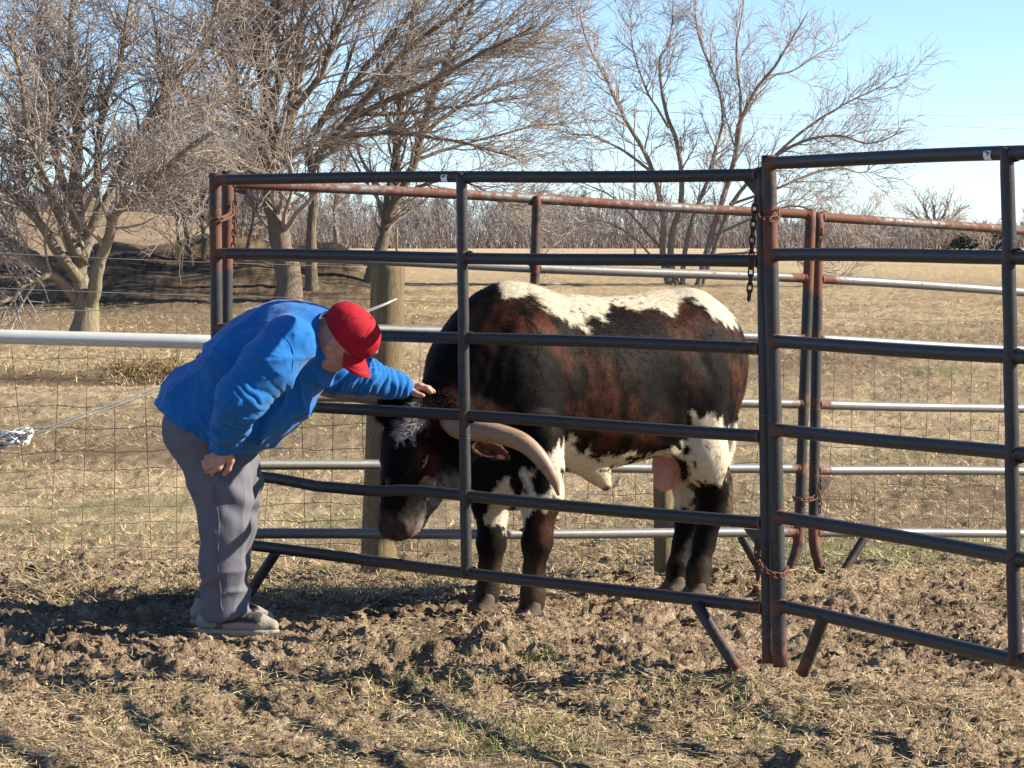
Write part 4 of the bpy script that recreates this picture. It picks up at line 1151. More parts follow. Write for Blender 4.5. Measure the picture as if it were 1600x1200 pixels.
# ------------------------------------------------------------------ smooth organic solids (blended rounded cones and ellipsoids, meshed on a sparse grid)
class Solid:
    def __init__(s): s.p = []
    def cone(s, a, b, ra, rb, k=.03, neg=False):
        a, b = np.asarray(a, float), np.asarray(b, float)
        s.p.append(("c", a, b, ra, rb, k, neg, (a + b) / 2, np.linalg.norm(b - a) / 2 + max(ra, rb))); return s
    def chain(s, pts, rad, k=.03):
        for i in range(len(pts) - 1): s.cone(pts[i], pts[i + 1], rad[i], rad[i + 1], k)
        return s
    def ell(s, c, axes, r, k=.03, neg=False):
        """axes: 3 orthonormal row vectors, r: 3 radii"""
        c = np.asarray(c, float); axes = np.asarray(axes, float); r = np.asarray(r, float)
        s.p.append(("e", c, axes, r, None, k, neg, c, r.max())); return s
    def plane(s, c, n, k=.004):
        """cuts away everything on the side n points to"""
        s.p.append(("p", np.asarray(c, float), nrm(n), None, None, k, False, np.asarray(c, float), 1e9)); return s
    def pcut(s, c, n, centre, rad, k=.004):
        """plane cut that acts only inside a sphere"""
        s.p.append(("q", np.asarray(c, float), nrm(n), np.asarray(centre, float), rad, k, False, np.asarray(centre, float), rad)); return s
    @staticmethod
    def one(q, X):
        if q[0] == "c":
            ba = q[2] - q[1]; pa = X - q[1]
            h = np.clip(pa @ ba / max(ba @ ba, 1e-12), 0, 1)
            dv = pa - h[:, None] * ba
            return np.sqrt(np.einsum('ij,ij->i', dv, dv)) - (q[3] + (q[4] - q[3]) * h)
        if q[0] == "e":
            L = (X - q[1]) @ q[2].T
            k0 = np.linalg.norm(L / q[3], axis=1); k1 = np.linalg.norm(L / q[3] ** 2, axis=1)
            return np.where(k1 < 1e-6, -q[3].min(), k0 * (k0 - 1) / np.maximum(k1, 1e-6))
        return (X - q[1]) @ q[2]
    def ev(s, X, c=None, rad=0.):
        d = np.full(len(X), 1e3)
        for q in s.p:
            if c is not None and q[0] in "ceq" and np.linalg.norm(c - q[7]) - q[8] > rad + q[5] * 1.2: continue
            v = s.one(q, X); k = q[5]
            if q[0] == "p":
                d = np.maximum(d, v)
            elif q[0] == "q":
                inside = np.linalg.norm(X - q[3], axis=1) - q[4]
                d = np.where(inside < 0, np.maximum(d, v), d)
            elif q[6]:
                v = -v; h = np.clip(.5 - .5 * (v - d) / k, 0, 1) if False else np.clip(.5 + .5 * (v - d) / k, 0, 1)
                d = d * (1 - h) + v * h + k * h * (1 - h)
            else:
                h = np.clip(.5 + .5 * (d - v) / k, 0, 1)
                d = d * (1 - h) + v * h - k * h * (1 - h)
        return d
    def mesh(s, h, B=10, smooth=1):
        pr = [q for q in s.p if q[0] in "ce" and not q[6]]
        lo = np.min([q[7] - q[8] for q in pr], 0) - 2 * h; hi = np.max([q[7] + q[8] for q in pr], 0) + 2 * h
        nb = np.ceil((hi - lo) / (B * h)).astype(int)
        I = np.stack(np.meshgrid(*[np.arange(n) for n in nb], indexing='ij'), -1).reshape(-1, 3)
        Cn = lo + (I + .5) * B * h
        rad = B * h * .87
        I = I[np.abs(s.ev(Cn)) < rad * 1.7 + .01]
        g = np.arange(B + 1); loc = np.stack(np.meshgrid(g, g, g, indexing='ij'), -1).reshape(-1, 3)
        N = nb * B + 2
        keyf = lambda c: (c[:, 0] * N[1] + c[:, 1]) * N[2] + c[:, 2]
        cells, verts, edges = [], [], []
        cor = np.array([(a, b, c) for a in (0, 1) for b in (0, 1) for c in (0, 1)])
        eds = [(i, j) for i in range(8) for j in range(i + 1, 8) if np.abs(cor[i] - cor[j]).sum() == 1]
        n1 = B + 1
        for b in I:
            X = lo + (b * B + loc) * h
            c = lo + (b + .5) * B * h
            D = s.ev(X, c, rad).reshape(n1, n1, n1)
            S = D < 0
            if S.all() or not S.any(): continue
            cnt = sum(S[a:a + B, e:e + B, f:f + B].astype(np.int8) for a, e, f in cor)
            act = np.argwhere((cnt > 0) & (cnt < 8))
            if len(act):
                dv = np.stack([D[act[:, 0] + a, act[:, 1] + e, act[:, 2] + f] for a, e, f in cor], 1)
                acc = np.zeros((len(act), 3)); num = np.zeros(len(act))
                for i, j in eds:
                    da, db = dv[:, i], dv[:, j]; m = (da < 0) != (db < 0)
                    t = np.where(m, da / np.where(m, da - db, 1), 0)
                    acc += m[:, None] * (cor[i] + t[:, None] * (cor[j] - cor[i])); num += m
                gc = b * B + act
                cells.append(gc); verts.append(lo + (gc + acc / num[:, None]) * h)
            for ax in range(3):
                sl0 = [slice(0, B)] * 3; sl1 = list(sl0); sl1[ax] = slice(1, B + 1)
                A_, B_ = S[tuple(sl0)], S[tuple(sl1)]
                e = np.argwhere(A_ != B_)
                if len(e): edges.append(np.concatenate([b * B + e, np.full((len(e), 1), ax), A_[tuple(e.T)][:, None].astype(int)], 1))
        cells = np.concatenate(cells); V = np.concatenate(verts); E = np.concatenate(edges)
        key = keyf(cells); o = np.argsort(key); ks = key[o]
        quads = []
        for ax in range(3):
            e = E[E[:, 3] == ax]; p = e[:, :3]; b1, b2 = (ax + 1) % 3, (ax + 2) % 3
            ids = []
            ok = np.ones(len(e), bool)
            for (q1, q2) in ((0, 0), (-1, 0), (-1, -1), (0, -1)):
                c = p.copy(); c[:, b1] += q1; c[:, b2] += q2
                kk = keyf(c); i = np.minimum(np.searchsorted(ks, kk), len(ks) - 1); ok &= ks[i] == kk; ids.append(o[i])
            q = np.stack(ids, 1)
            q = np.where(e[:, 4:5] == 1, q, q[:, ::-1])
            quads.append(q[ok])
        F = np.concatenate(quads)
        # keep the outer skin only (no hidden bubbles)
        lab = np.arange(len(V))
        while True:
            m = lab[F].min(1); new = lab.copy(); np.minimum.at(new, F.ravel(), np.repeat(m, 4)); new = new[new]
            if (new == lab).all(): break
            lab = new
        big = np.bincount(lab).argmax(); F = F[lab[F[:, 0]] == big]
        use = np.zeros(len(V), bool); use[F.ravel()] = True; re = np.cumsum(use) - 1; V = V[use]; F = re[F]
        for _ in range(smooth):
            V = relax(V, F, .5)
        return V, F

def relax(V, F, f):
    n = len(V); acc = np.zeros_like(V); cnt = np.zeros(n)
    for a, b in ((0, 1), (1, 2), (2, 3), (3, 0)):
        for q in (0, 1, 2):
            acc[:, q] += np.bincount(F[:, a], V[F[:, b], q], n) + np.bincount(F[:, b], V[F[:, a], q], n)
        cnt += np.bincount(F[:, a], minlength=n) + np.bincount(F[:, b], minlength=n)
    return V * (1 - f) + f * acc / np.maximum(cnt, 1)[:, None]

def vnormals(V, F):
    fn = np.cross(V[F[:, 2]] - V[F[:, 0]], V[F[:, 3 if F.shape[1] > 3 else 1]] - V[F[:, 1]]) if F.shape[1] > 3 else np.cross(V[F[:, 1]] - V[F[:, 0]], V[F[:, 2]] - V[F[:, 0]])
    N = np.zeros_like(V)
    for j in range(F.shape[1]):
        for q in range(3): N[:, q] += np.bincount(F[:, j], fn[:, q], len(V))
    return nrm(N)

def in_poly(u, v, poly):
    """signed-ish inside test with soft distance (pixels): positive inside"""
    poly = np.asarray(poly, float); n = len(poly); ins = np.zeros(np.shape(u), bool); dist = np.full(np.shape(u), 1e9)
    for i in range(n):
        a, b = poly[i], poly[(i + 1) % n]
        cond = ((a[1] > v) != (b[1] > v))
        xi = a[0] + (v - a[1]) * (b[0] - a[0]) / ((b[1] - a[1]) if b[1] != a[1] else 1e-9)
        ins ^= cond & (u < xi)
        ab = b - a; t = np.clip(((u - a[0]) * ab[0] + (v - a[1]) * ab[1]) / (ab @ ab + 1e-9), 0, 1)
        dist = np.minimum(dist, np.hypot(u - a[0] - t * ab[0], v - a[1] - t * ab[1]))
    return np.where(ins, dist, -dist)
# ------------------------------------------------------------------ the bull
def build_bull():
    hd = nrm([-.77, -.64, 0]); lf = nrm([.64, -.77, 0]); up = np.array([0, 0, 1.])
    AX = np.array([hd, lf, up])
    S = Solid()
    # trunk: barrel, chest, hips
    S.ell(P(800, 592, 12.42), AX, (.40, .285, .385), .05)
    S.ell(P(925, 606, 12.62), AX, (.52, .305, .362), .10)
    S.ell(P(1025, 588, 12.86), AX, (.46, .290, .345), .10)
    S.ell(P(1064, 562, 12.98), AX, (.29, .255, .305), .08)
    S.cone(P(800, 490, 12.40), P(905, 500, 12.65), .10, .08, .10)        # withers and ridge of the back
    S.cone(P(905, 500, 12.65), P(1086, 482, 13.08), .08, .075, .08)
    S.cone(P(1082, 486, 12.93), P(1120, 530, 13.08), .075, .085, .08)      # hip bones and rump
    S.ell(P(1094, 604, 12.87), AX, (.20, .11, .29), .08)                 # near thigh
    S.ell(P(1090, 610, 13.28), AX, (.20, .11, .28), .08)
    S.ell(P(1102, 562, 13.08), AX, (.16, .17, .24), .08)
    # shoulder, neck crest and dewlap
    S.ell(P(826, 612, 12.16), AX, (.19, .10, .32), .09)
    S.ell(P(775, 625, 12.52), AX, (.18, .10, .30), .09)
    S.ell(P(800, 735, 12.20), AX, (.17, .19, .17), .08)                   # brisket
    S.chain([P(800, 540, 12.40), P(748, 585, 12.24), P(705, 640, 12.12)], [.255, .205, .150], .07)
    S.chain([P(790, 640, 12.28), P(745, 668, 12.16), P(715, 700, 12.10)], [.20, .165, .12], .06)
    S.chain([P(785, 730, 12.18), P(745, 740, 12.10), P(718, 745, 12.06)], [.09, .07, .06], .06)
    # near foreleg (left) and far foreleg
    def leg(pts, rad, k=.035): S.chain([P(*p) for p in pts], rad, k)
    leg([(842, 690, 12.12), (846, 775, 12.08), (842, 838, 12.05), (838, 850, 12.05), (834, 890, 12.07), (832, 925, 12.06), (830, 945, 12.05)], [.125, .088, .056, .058, .042, .047, .052])
    leg([(770, 700, 12.40), (768, 780, 12.38), (768, 838, 12.34), (767, 850, 12.34), (765, 890, 12.36), (762, 922, 12.35), (759, 938, 12.33)], [.12, .083, .054, .056, .041, .046, .051])
    # hind legs: stifle forward, hock back, straight shank
    leg([(1088, 640, 12.86), (1096, 705, 12.84), (1112, 762, 12.93), (1110, 800, 12.97), (1100, 850, 12.96), (1092, 890, 12.93), (1090, 912, 12.92)], [.15, .116, .070, .058, .046, .048, .053])
    leg([(1068, 650, 13.24), (1066, 715, 13.18), (1078, 772, 13.25), (1074, 805, 13.28), (1066, 850, 13.25), (1060, 885, 13.2), (1057, 904, 13.18)], [.14, .103, .064, .055, .044, .046, .051])
    S.cone(P(1122, 752, 12.98), P(1112, 770, 12.98), .030, .026, .03)      # point of the hock
    # flank fold, sheath
    S.cone(P(1048, 705, 12.72), P(1082, 690, 12.78), .030, .05, .05)
    S.chain([P(900, 718, 12.52), P(930, 738, 12.56), P(947, 758, 12.57)], [.055, .038, .022], .06)
    # scrotum
    S.chain([P(1048, 695, 12.98), P(1040, 726, 12.93), P(1037, 752, 12.92)], [.045, .050, .048], .04)
    # ---- head: lowered, turned to the man and a little to the viewer
    poll, muz = P(656, 634, 12.08), P(618, 828, 11.96)
    fz = nrm(muz - poll)                                    # down the face
    fr = nrm([-.50, -.84, .0])       # out of the face
    fr = nrm(fr - fz * (fr @ fz)); sd = np.cross(fz, fr)    # to the animal's side
    if sd[0] < 0: sd = -sd                                  # near (left) side points right/towards viewer
    HX = np.array([fz, sd, fr]); L = np.linalg.norm(muz - poll)
    def H(a, b, c): return poll + fz * a * L + sd * b + fr * c
    S.ell(H(.10, 0, -.02), HX, (.115, .125, .105), .05)      # poll
    S.ell(H(.30, 0, .012), HX, (.155, .118, .098), .06)      # forehead
    S.chain([H(.35, 0, .02), H(.62, 0, .03), H(.86, 0, .022)], [.095, .078, .070], .05)   # nose bridge
    S.ell(H(.985, 0, .004), HX, (.055, .080, .064), .035)     # muzzle
    S.ell(H(.90, 0, -.045), HX, (.075, .062, .050), .04)     # chin
    S.chain([H(.38, .055, -.10), H(.62, .045, -.10), H(.88, .030, -.065)], [.095, .072, .052], .05)  # jaws
    S.chain([H(.38, -.055, -.10), H(.62, -.045, -.10), H(.88, -.030, -.065)], [.095, .072, .052], .05)
    S.chain([H(.20, 0, -.07), P(708, 668, 12.14)], [.13, .16], .06)
    for s in (1, -1):
        S.cone(H(.32, s * .070, .058), H(.48, s * .090, .034), .026, .022, .03)   # brow and cheek ridge
        S.ell(H(.45, s * .104, .034), HX, (.030, .016, .022), .012, True)          # eye socket
        S.ell(H(1.01, s * .050, .045), HX, (.020, .012, .020), .010, True)          # nostril
        S.cone(H(.04, s * .10, .0), H(.05, s * .155, -.01), .062, .050, .04)        # horn base
    S.cone(H(1.06, -.05, -.022), H(1.06, .06, -.022), .005, .005, .01, True)        # mouth
    # ears
    eA = H(.17, .12, -.05)
    S.chain([eA, P(738, 694, 11.92)], [.04, .034], .03)
    S.ell(P(764, 702, 11.88), [nrm(P(798, 703, 11.86) - P(735, 698, 11.92)), nrm([.1, -.75, .65]), nrm(np.cross(nrm(P(798, 703, 11.86) - P(735, 698, 11.92)), nrm([.1, -.75, .65])))], (.098, .026, .046), .02)
    S.ell(P(768, 706, 11.862), [nrm(P(798, 703, 11.86) - P(735, 698, 11.92)), nrm([.1, -.75, .65]), nrm(np.cross(nrm(P(798, 703, 11.86) - P(735, 698, 11.92)), nrm([.1, -.75, .65])))], (.075, .020, .030), .012, True)
    S.chain([H(.17, -.11, -.06), H(.19, -.13, -.13), H(.20, -.14, -.20)], [.03, .034, .010], .03)
    # tail
    S.chain([P(1132, 500, 13.22), P(1148, 540, 13.30), P(1150, 620, 13.34), P(1142, 700, 13.30), P(1132, 745, 13.2)], [.045, .030, .022, .017, .014], .02)
    V, F = S.mesh(.0102, 10, 2)
    N = vnormals(V, F)
    # skin folds on the neck, muscle unevenness
    u, v = unP(V)
    nf = np.exp(-(((u - 790) / 70) ** 2 + ((v - 590) / 75) ** 2))
    fold = np.sin((u * .80 + v * .28 + 14 * pn3(V[:, 0] * 6, V[:, 1] * 6, V[:, 2] * 6)) * .28)
    V = V + N * (.0018 * nf * fold + .006 * pn3(V[:, 0] * 7, V[:, 1] * 7, V[:, 2] * 7) + .0022 * pn3(V[:, 0] * 24, V[:, 1] * 24, V[:, 2] * 24))[:, None]
    lat = (V - P(950, 600, 12.66)) @ lf
    near = sstep(.02, .12, lat)
    def dent(u0, v0, su, sv, amp, tilt=0.):
        q = u - u0 - tilt * (v - v0); return amp * np.exp(-(q / su) ** 2 - ((v - v0) / sv) ** 2)
    relief = (dent(1052, 612, 20, 55, -.034, -.12) + dent(882, 640, 13, 80, -.020, .05) + dent(845, 600, 26, 70, .014) + dent(1078, 503, 16, 14, .016)
              + dent(1078, 660, 10, 40, -.014) + dent(1115, 600, 22, 60, .012) + dent(1140, 640, 10, 50, -.012) + dent(800, 690, 14, 40, -.016) + dent(965, 700, 60, 14, -.010)
              + dent(1098, 560, 10, 40, -.010, .3))
    ribs = .0012 * np.sin((u - .18 * (v - 600)) * .24) * np.exp(-((u - 960) / 70) ** 2 - ((v - 610) / 60) ** 2)
    V = V + N * ((relief + ribs) * near)[:, None]
    N = vnormals(V, F)
    cols, white = coat(V, H, HX, poll, L)
    t = empty("bull", G(930, 12.6), "large black, red brown and white spotted bull with long horns, head lowered", "bull")
    k = NT("bull_coat", .65, 0, .07)
    st = k.noise(26, 3, .6, k.coord((1.6, 1.6, .8)), 1.5); fi = k.noise(230, 3, .6)
    k.base(k.mix(1.0, k.attr(), k.mix(fi, (.70, .70, .70), (1.28, 1.28, 1.28)), 'MULTIPLY'))
    k.bump(k.math('ADD', k.math('MULTIPLY', st, .6), fi), .22, .006)
    link("body", fast_mesh("body", V, F, True, cols), k.m, t)
    # hair: short blades lying along the coat
    r = rnd(303)
    fa = np.linalg.norm(np.cross(V[F[:, 1]] - V[F[:, 0]], V[F[:, 3]] - V[F[:, 0]]), axis=1)
    uc, vc = u[F[:, 0]], v[F[:, 0]]
    Lc = (V[F[:, 0]] - poll) @ HX.T
    fore = np.exp(-(((Lc[:, 0] / L - .10) / .20) ** 2)) * (np.linalg.norm(Lc[:, 1:], axis=1) < .2)
    ridge = (N[F[:, 0], 2] > .55) & (vc < 520) & (uc > 760)
    wgt = fa * (1 + 3.0 * fore + .8 * ridge); wgt[(vc > 800)] *= .6
    n = 90000; pick = r.choice(len(F), n, p=wgt / wgt.sum())
    a_, b_ = r.uniform(0, 1, (2, n, 1))
    c0 = (V[F[pick, 0]] * (1 - a_) + V[F[pick, 1]] * a_) * (1 - b_) + (V[F[pick, 3]] * (1 - a_) + V[F[pick, 2]] * a_) * b_
    nn = N[F[pick, 0]]
    flow = -hd * .55 + np.array([0, 0, -.75]) + r.normal(0, .22, (n, 3))
    onhead = fore[pick] > .25
    flow[onhead] = fz * .7 + r.normal(0, .55, (onhead.sum(), 3))
    flow = flow + .5 * np.stack([pn3(c0[:, 0] * 9 + i * 7, c0[:, 1] * 9, c0[:, 2] * 9) for i in range(3)], -1)
    tg = nrm(flow - nn * np.einsum('ij,ij->i', flow, nn)[:, None])
    ln = r.uniform(.010, .022, n) * (1 + 1.0 * fore[pick]) * (1 + .7 * ridge[pick] * (np.abs(uc[pick] - 860) < 40))
    lift = np.where(onhead, .45, .10) + r.uniform(0, .22, n)
    tip = c0 + tg * ln[:, None] + nn * (ln * lift)[:, None]
    sv = np.cross(nn, tg) * (r.uniform(.0010, .0019, n))[:, None]
    Vh = np.stack([c0 - sv - nn * .001, c0 + sv - nn * .001, tip], 1).reshape(-1, 3)
    hc = cols[F[pick, 0]] * r.uniform(.65, 1.4, n)[:, None]
    kh = NT("bull_hair", .65, 0, .06); kh.base(kh.attr())
    ho = link("hair", fast_mesh("hair", Vh, np.arange(3 * n).reshape(-1, 3), False, np.repeat(hc, 3, 0)), kh.m, t)
    tag(ho, kind="stuff")
    # horns
    kn = NT("horn", .45, 0, .4); q = kn.noise(4, 5, .65, kn.coord((3, 9, 22)), .8); q2 = kn.noise(60, 4, .6)
    kn.base(kn.mix(k.math('ADD', 0, 0) if False else q, (.14, .080, .048), (.40, .285, .195))); kn.bump(q2, .35, .004)
    def horn(pts, rad, name="horn"):
        p = resample(pts, 40); s = np.linspace(0, 1, 40); rr = np.interp(s, np.linspace(0, 1, len(rad)), rad)
        rr = rr * (1 + .022 * np.sin(s * 95 + 2 * np.sin(s * 17)) * np.clip(1 - 1.6 * s, 0, 1))
        Vt, Ft = tube(p, rr, 20)
        mb = MB(); mb.add(Vt, Ft); return mb.obj(name, kn.m, t)
    horn([H(.05, .13, -.005), P(716, 668, 11.90), P(742, 672, 11.85), P(778, 678, 11.80), P(816, 691, 11.76), P(845, 717, 11.74), P(865, 749, 11.74), P(873, 774, 11.75)],
         [.048, .047, .045, .042, .039, .033, .022, .006])
    horn([H(.05, -.13, -.005), P(628, 622, 12.20), P(575, 617, 12.30), P(520, 610, 12.38), P(475, 596, 12.42), P(440, 570, 12.44), P(428, 552, 12.45)], [.044, .043, .040, .036, .030, .020, .006])
    # eyes
    ke = NT("bull_eye", .08, 0, .6); ke.base((.008, .006, .005))
    for s in (1, -1):
        c = H(.45, s * .094, .032); Ve, Fe = sphere(c, .021, 14, 10); mb = MB(); mb.add(Ve, Fe); mb.obj("eye", ke.m, t)
        lid = [c + fz * (-.026) + sd * s * .012 + fr * .004, c + fz * (-.008) + sd * s * .021 + fr * .014, c + fz * .014 + sd * s * .018 + fr * .014, c + fz * .034 + sd * s * .004 + fr * .010]
        mb = MB(); mb.add(*tube(resample(lid, 12), [.003] + [.0052] * 10 + [.003], 8)); mb.obj("eyelid", m_simple("eyelid_skin", (.30, .13, .07), .7), t)
    # hooves
    kk = m_simple("hoof_horn", (.085, .062, .045), .9, 0, .55, 40, bump=.6)
    for (uu, vv, dd) in ((829, 950, 12.04), (757, 943, 12.32), (1088, 917, 12.91), (1055, 909, 13.17)):
        c = P(uu, vv, dd); c[2] = gz(c[0], c[1]) + .035
        HS = Solid()
        for s in (1, -1):
            o = c + lf * s * .026
            HS.cone(o + up * .02, o + hd * .045 - up * .022, .028, .023, .015)
            HS.cone(o - hd * .02 - up * .02, o + hd * .045 - up * .022, .026, .023, .015)
        HS.plane(c - up * .055, -up)
        Vh_, Fh_ = HS.mesh(.008, 8, 1)
        link("hoof", fast_mesh("hoof", Vh_, Fh_), kk, t)
    # tail switch
    r = rnd(305); n = 420; c0 = P(1134, 742, 13.2) + r.normal(0, .010, (n, 3)); pts = [c0]
    d0 = nrm(np.array([-.06, 0, -1.]) + r.normal(0, .10, (n, 3)))
    for i in range(4): pts.append(pts[-1] + d0 * r.uniform(.035, .055, n)[:, None]); d0 = nrm(d0 + r.normal(0, .08, (n, 3)) + np.array([0, 0, -.1]))
    Vt, Ft = poly_tubes(np.stack(pts, 1), np.tile([.0016, .0016, .0014, .0012, .0006], (n, 1)), 3)
    link("tail_switch", fast_mesh("tail_switch", Vt, Ft), m_simple("tail_hair", (.16, .10, .06), .7, 0, .5, 30), t)
    return t

def sphere(c, r, n=14, m=10):
    V = [np.array(c) + np.array([0, 0, r])]; F = []
    for i in range(1, m):
        for j in range(n):
            a, b = math.pi * i / m, 2 * math.pi * j / n; V.append(np.array(c) + r * np.array([math.sin(a) * math.cos(b), math.sin(a) * math.sin(b), math.cos(a)]))
    V.append(np.array(c) - np.array([0, 0, r]))
    for j in range(n): F.append((0, 1 + j, 1 + (j + 1) % n))
    for i in range(m - 2):
        for j in range(n): F.append((1 + i * n + j, 1 + (i + 1) * n + j, 1 + (i + 1) * n + (j + 1) % n, 1 + i * n + (j + 1) % n))
    for j in range(n): F.append((len(V) - 1, 1 + (m - 2) * n + (j + 1) % n, 1 + (m - 2) * n + j))
    return V, F

def coat(V, H, HX, poll, L):
    """the coat's markings: patches given as outlines on the flank, with ragged hairy edges"""
    u, v = unP(V)
    n1 = fbm3(V[:, 0] * 9, V[:, 1] * 9, V[:, 2] * 4.5, 4); n2 = fbm3(V[:, 0] * 38, V[:, 1] * 38, V[:, 2] * 20, 3); n3 = fbm3(V[:, 0] * 3.2, V[:, 1] * 3.2, V[:, 2] * 2., 3)
    uu = u + 7 * n2 + 4 * n1; vv = v + 8 * fbm3(V[:, 0] * 34 + 9, V[:, 1] * 34, V[:, 2] * 14, 3) + 4 * n1
    black = np.array([.0045, .0036, .0032]); brown = np.array([.066, .022, .0115]); cream = np.array([.52, .455, .345]); grey = np.array([.16, .15, .145])
    c = np.tile(black, (len(V), 1))
    def put(m, col):
        nonlocal c
        m = np.clip(m, 0, 1)[:, None]; c = c * (1 - m) + col * m
    def patch(poly, soft=7., ragged=1.): return .5 + in_poly(u + ragged * (uu - u), v + ragged * (vv - v), poly) / soft
    # red-brown brindle
    for poly, amt in (([(775, 480), (815, 460), (850, 470), (868, 520), (850, 545), (820, 535), (790, 520), (770, 500)], .95),
                      ([(845, 500), (905, 505), (925, 560), (935, 640), (925, 690), (905, 700), (890, 640), (880, 570), (860, 540)], .9),
                      ([(940, 560), (985, 570), (1005, 610), (995, 650), (965, 655), (945, 620)], .85),
                      ([(925, 660), (960, 655), (1010, 660), (1060, 640), (1075, 660), (1050, 690), (1000, 700), (950, 705), (930, 700)], .8),
                      ([(1045, 480), (1075, 470), (1100, 500), (1105, 540), (1075, 560), (1050, 530)], .8),
                      ([(1120, 500), (1150, 515), (1172, 560), (1172, 620), (1155, 660), (1135, 640), (1145, 590), (1130, 545)], .95),
                      ([(1040, 790), (1075, 790), (1080, 850), (1065, 905), (1040, 905), (1048, 850)], .6),
                      ([(835, 795), (875, 790), (880, 830), (860, 850), (835, 850), (828, 830)], .75),
                      ([(690, 590), (760, 600), (790, 650), (740, 660), (690, 650)], .35)):
        put(np.clip(patch(poly, 20.), 0, 1) * amt * np.clip(.40 + 1.2 * n1 + .35 * n2, 0, .95), brown)
    put(np.clip((n3 - .28) * 1.2, 0, .5) * (v < 700), brown * .6)
    # white back
    back = [(788, 470), (770, 420), (1000, 400), (1150, 440), (1150, 516), (1136, 508), (1118, 495), (1100, 478), (1068, 464), (1049, 494), (1021, 478), (1000, 486), (953, 476), (946, 502), (930, 497), (909, 492), (923, 524), (904, 510), (885, 500), (869, 490), (852, 482), (828, 459)]
    top = patch(back, 5.)
    speck = np.clip((fbm3(V[:, 0] * 26, V[:, 1] * 26, V[:, 2] * 26, 2) - .33) * 9, 0, 1) * (u > 890) * (u < 1010)
    put(top * (1 - .9 * speck), cream)
    # white chest and brisket
    chest = [(894, 672), (900, 712), (922, 698), (914, 735), (897, 766), (880, 792), (842, 797), (824, 802), (815, 826), (790, 834), (765, 822), (753, 808), (770, 775), (787, 752), (812, 744), (836, 734), (862, 708), (880, 690)]
    m = patch(chest, 5.)
    for (su, sv, a, b) in ((810, 757, 13, 20), (845, 752, 14, 22), (883, 738, 5, 7), (868, 785, 7, 7), (892, 770, 8, 14), (800, 800, 6, 8), (862, 722, 4, 5), (783, 826, 6, 8)):
        m = np.minimum(m, (((uu - su) / a) ** 2 + ((vv - sv) / b) ** 2 - .8) * 2)
    put(m, cream)
    # white belly
    belly = [(916, 698), (926, 712), (945, 716), (962, 710), (984, 704), (1008, 715), (1040, 704), (1065, 688), (1086, 684), (1090, 722), (1052, 716), (1030, 726), (1003, 735), (985, 790), (900, 790), (905, 735)]
    m = patch(belly, 5.); m = np.minimum(m, 1.2 - np.clip((fbm3(V[:, 0] * 14, V[:, 1] * 14, V[:, 2] * 30, 2) - .12) * 8, 0, 1.2) * (v < 738))
    put(m, cream * np.array([1, .95, .84]))
    put(np.clip(1 - np.hypot((u - 951) / 12, (v - 766) / 8), 0, 1) * 3, np.array([.10, .075, .05]))
    # white hind leg
    hind = [(1078, 642), (1096, 652), (1117, 647), (1131, 666), (1150, 660), (1166, 640), (1172, 690), (1150, 720), (1135, 735), (1128, 756), (1100, 752), (1077, 756), (1074, 720), (1084, 690)]
    m = patch(hind, 5.)
    for (su, sv, a, b) in ((1084, 723, 5, 8), (1066, 728, 7, 16), (1120, 712, 3, 3), (1100, 700, 3, 3)): m = np.minimum(m, (((uu - su) / a) ** 2 + ((vv - sv) / b) ** 2 - .8) * 2)
    put(m, cream)
    put(patch([(1040, 750), (1078, 750), (1082, 792), (1060, 796), (1038, 788)], 6.) * (V[:, 1] > 13.0), cream * .95)
    # scrotum
    put(np.clip(.5 + (1 - np.hypot((u - 1039) / 24, (v - 742) / 31)) * 6, 0, 1), np.array([.50, .27, .22]))
    # ---- head in its own frame
    Q = (V - poll) @ HX.T; a, b, f = Q[:, 0] / L, Q[:, 1], Q[:, 2]
    head = (np.abs(b) < .20) & (a > -.15) & (a < 1.2) & (f > -.16) & (u < 735)
    hn = n2 * .05
    put(head * .5 * np.clip(1 - np.hypot((a - .12 + hn) / .22, (b - .09 + hn) / .07), 0, 1) * 2.2, brown * 1.1)
    put(head * np.clip(1 - np.hypot((a - .45 + hn) / .15, (b - .10) / .05), 0, 1) * 1.1, brown * .7)
    put(head * np.clip(1.15 - np.hypot((a - .20 + hn * 2) / .17, (b - .028 + hn + .10 * (a - .2)) / (.062 - .10 * np.clip(a - .1, 0, .3))), 0, 1) * 4 * (f > -.02), np.array([.38, .355, .33]))
    put(head * np.clip(1.0 - np.hypot((a - .66 + hn) / .035, (b + .01) / .014), 0, 1) * 2 * (f > 0), grey)
    jaw = head * sstep(-.02, -.07, f + hn) * sstep(.42, .58, a)
    put(jaw * np.clip(.75 + 1.4 * n2, 0, 1), grey * np.array([1.15, 1.12, 1.05]))
    put(head * sstep(.86, .96, a + hn * .6) * (f > -.035), np.array([.052, .034, .029]) * (1 + .5 * n2)[:, None])
    put(head * sstep(.80, .95, a + hn) * sstep(-.01, -.05, f), np.array([.20, .16, .135]))
    Qe = V - P(766, 703, 11.86); ear = np.linalg.norm(Qe * np.array([.55, 1, 1.]), axis=1) < .062
    put(ear * (u > 738) * (v < 724) * (v > 686) * (V[:, 1] < 11.97) * (.75 + n2), np.array([.13, .055, .035]))
    # mud and wear on the legs
    put(np.clip((v - 845) / 120, 0, .5) * np.clip(.5 + n1, 0, 1), np.array([.10, .065, .042]))
    return np.clip(c, .003, 1), None
build_bull()
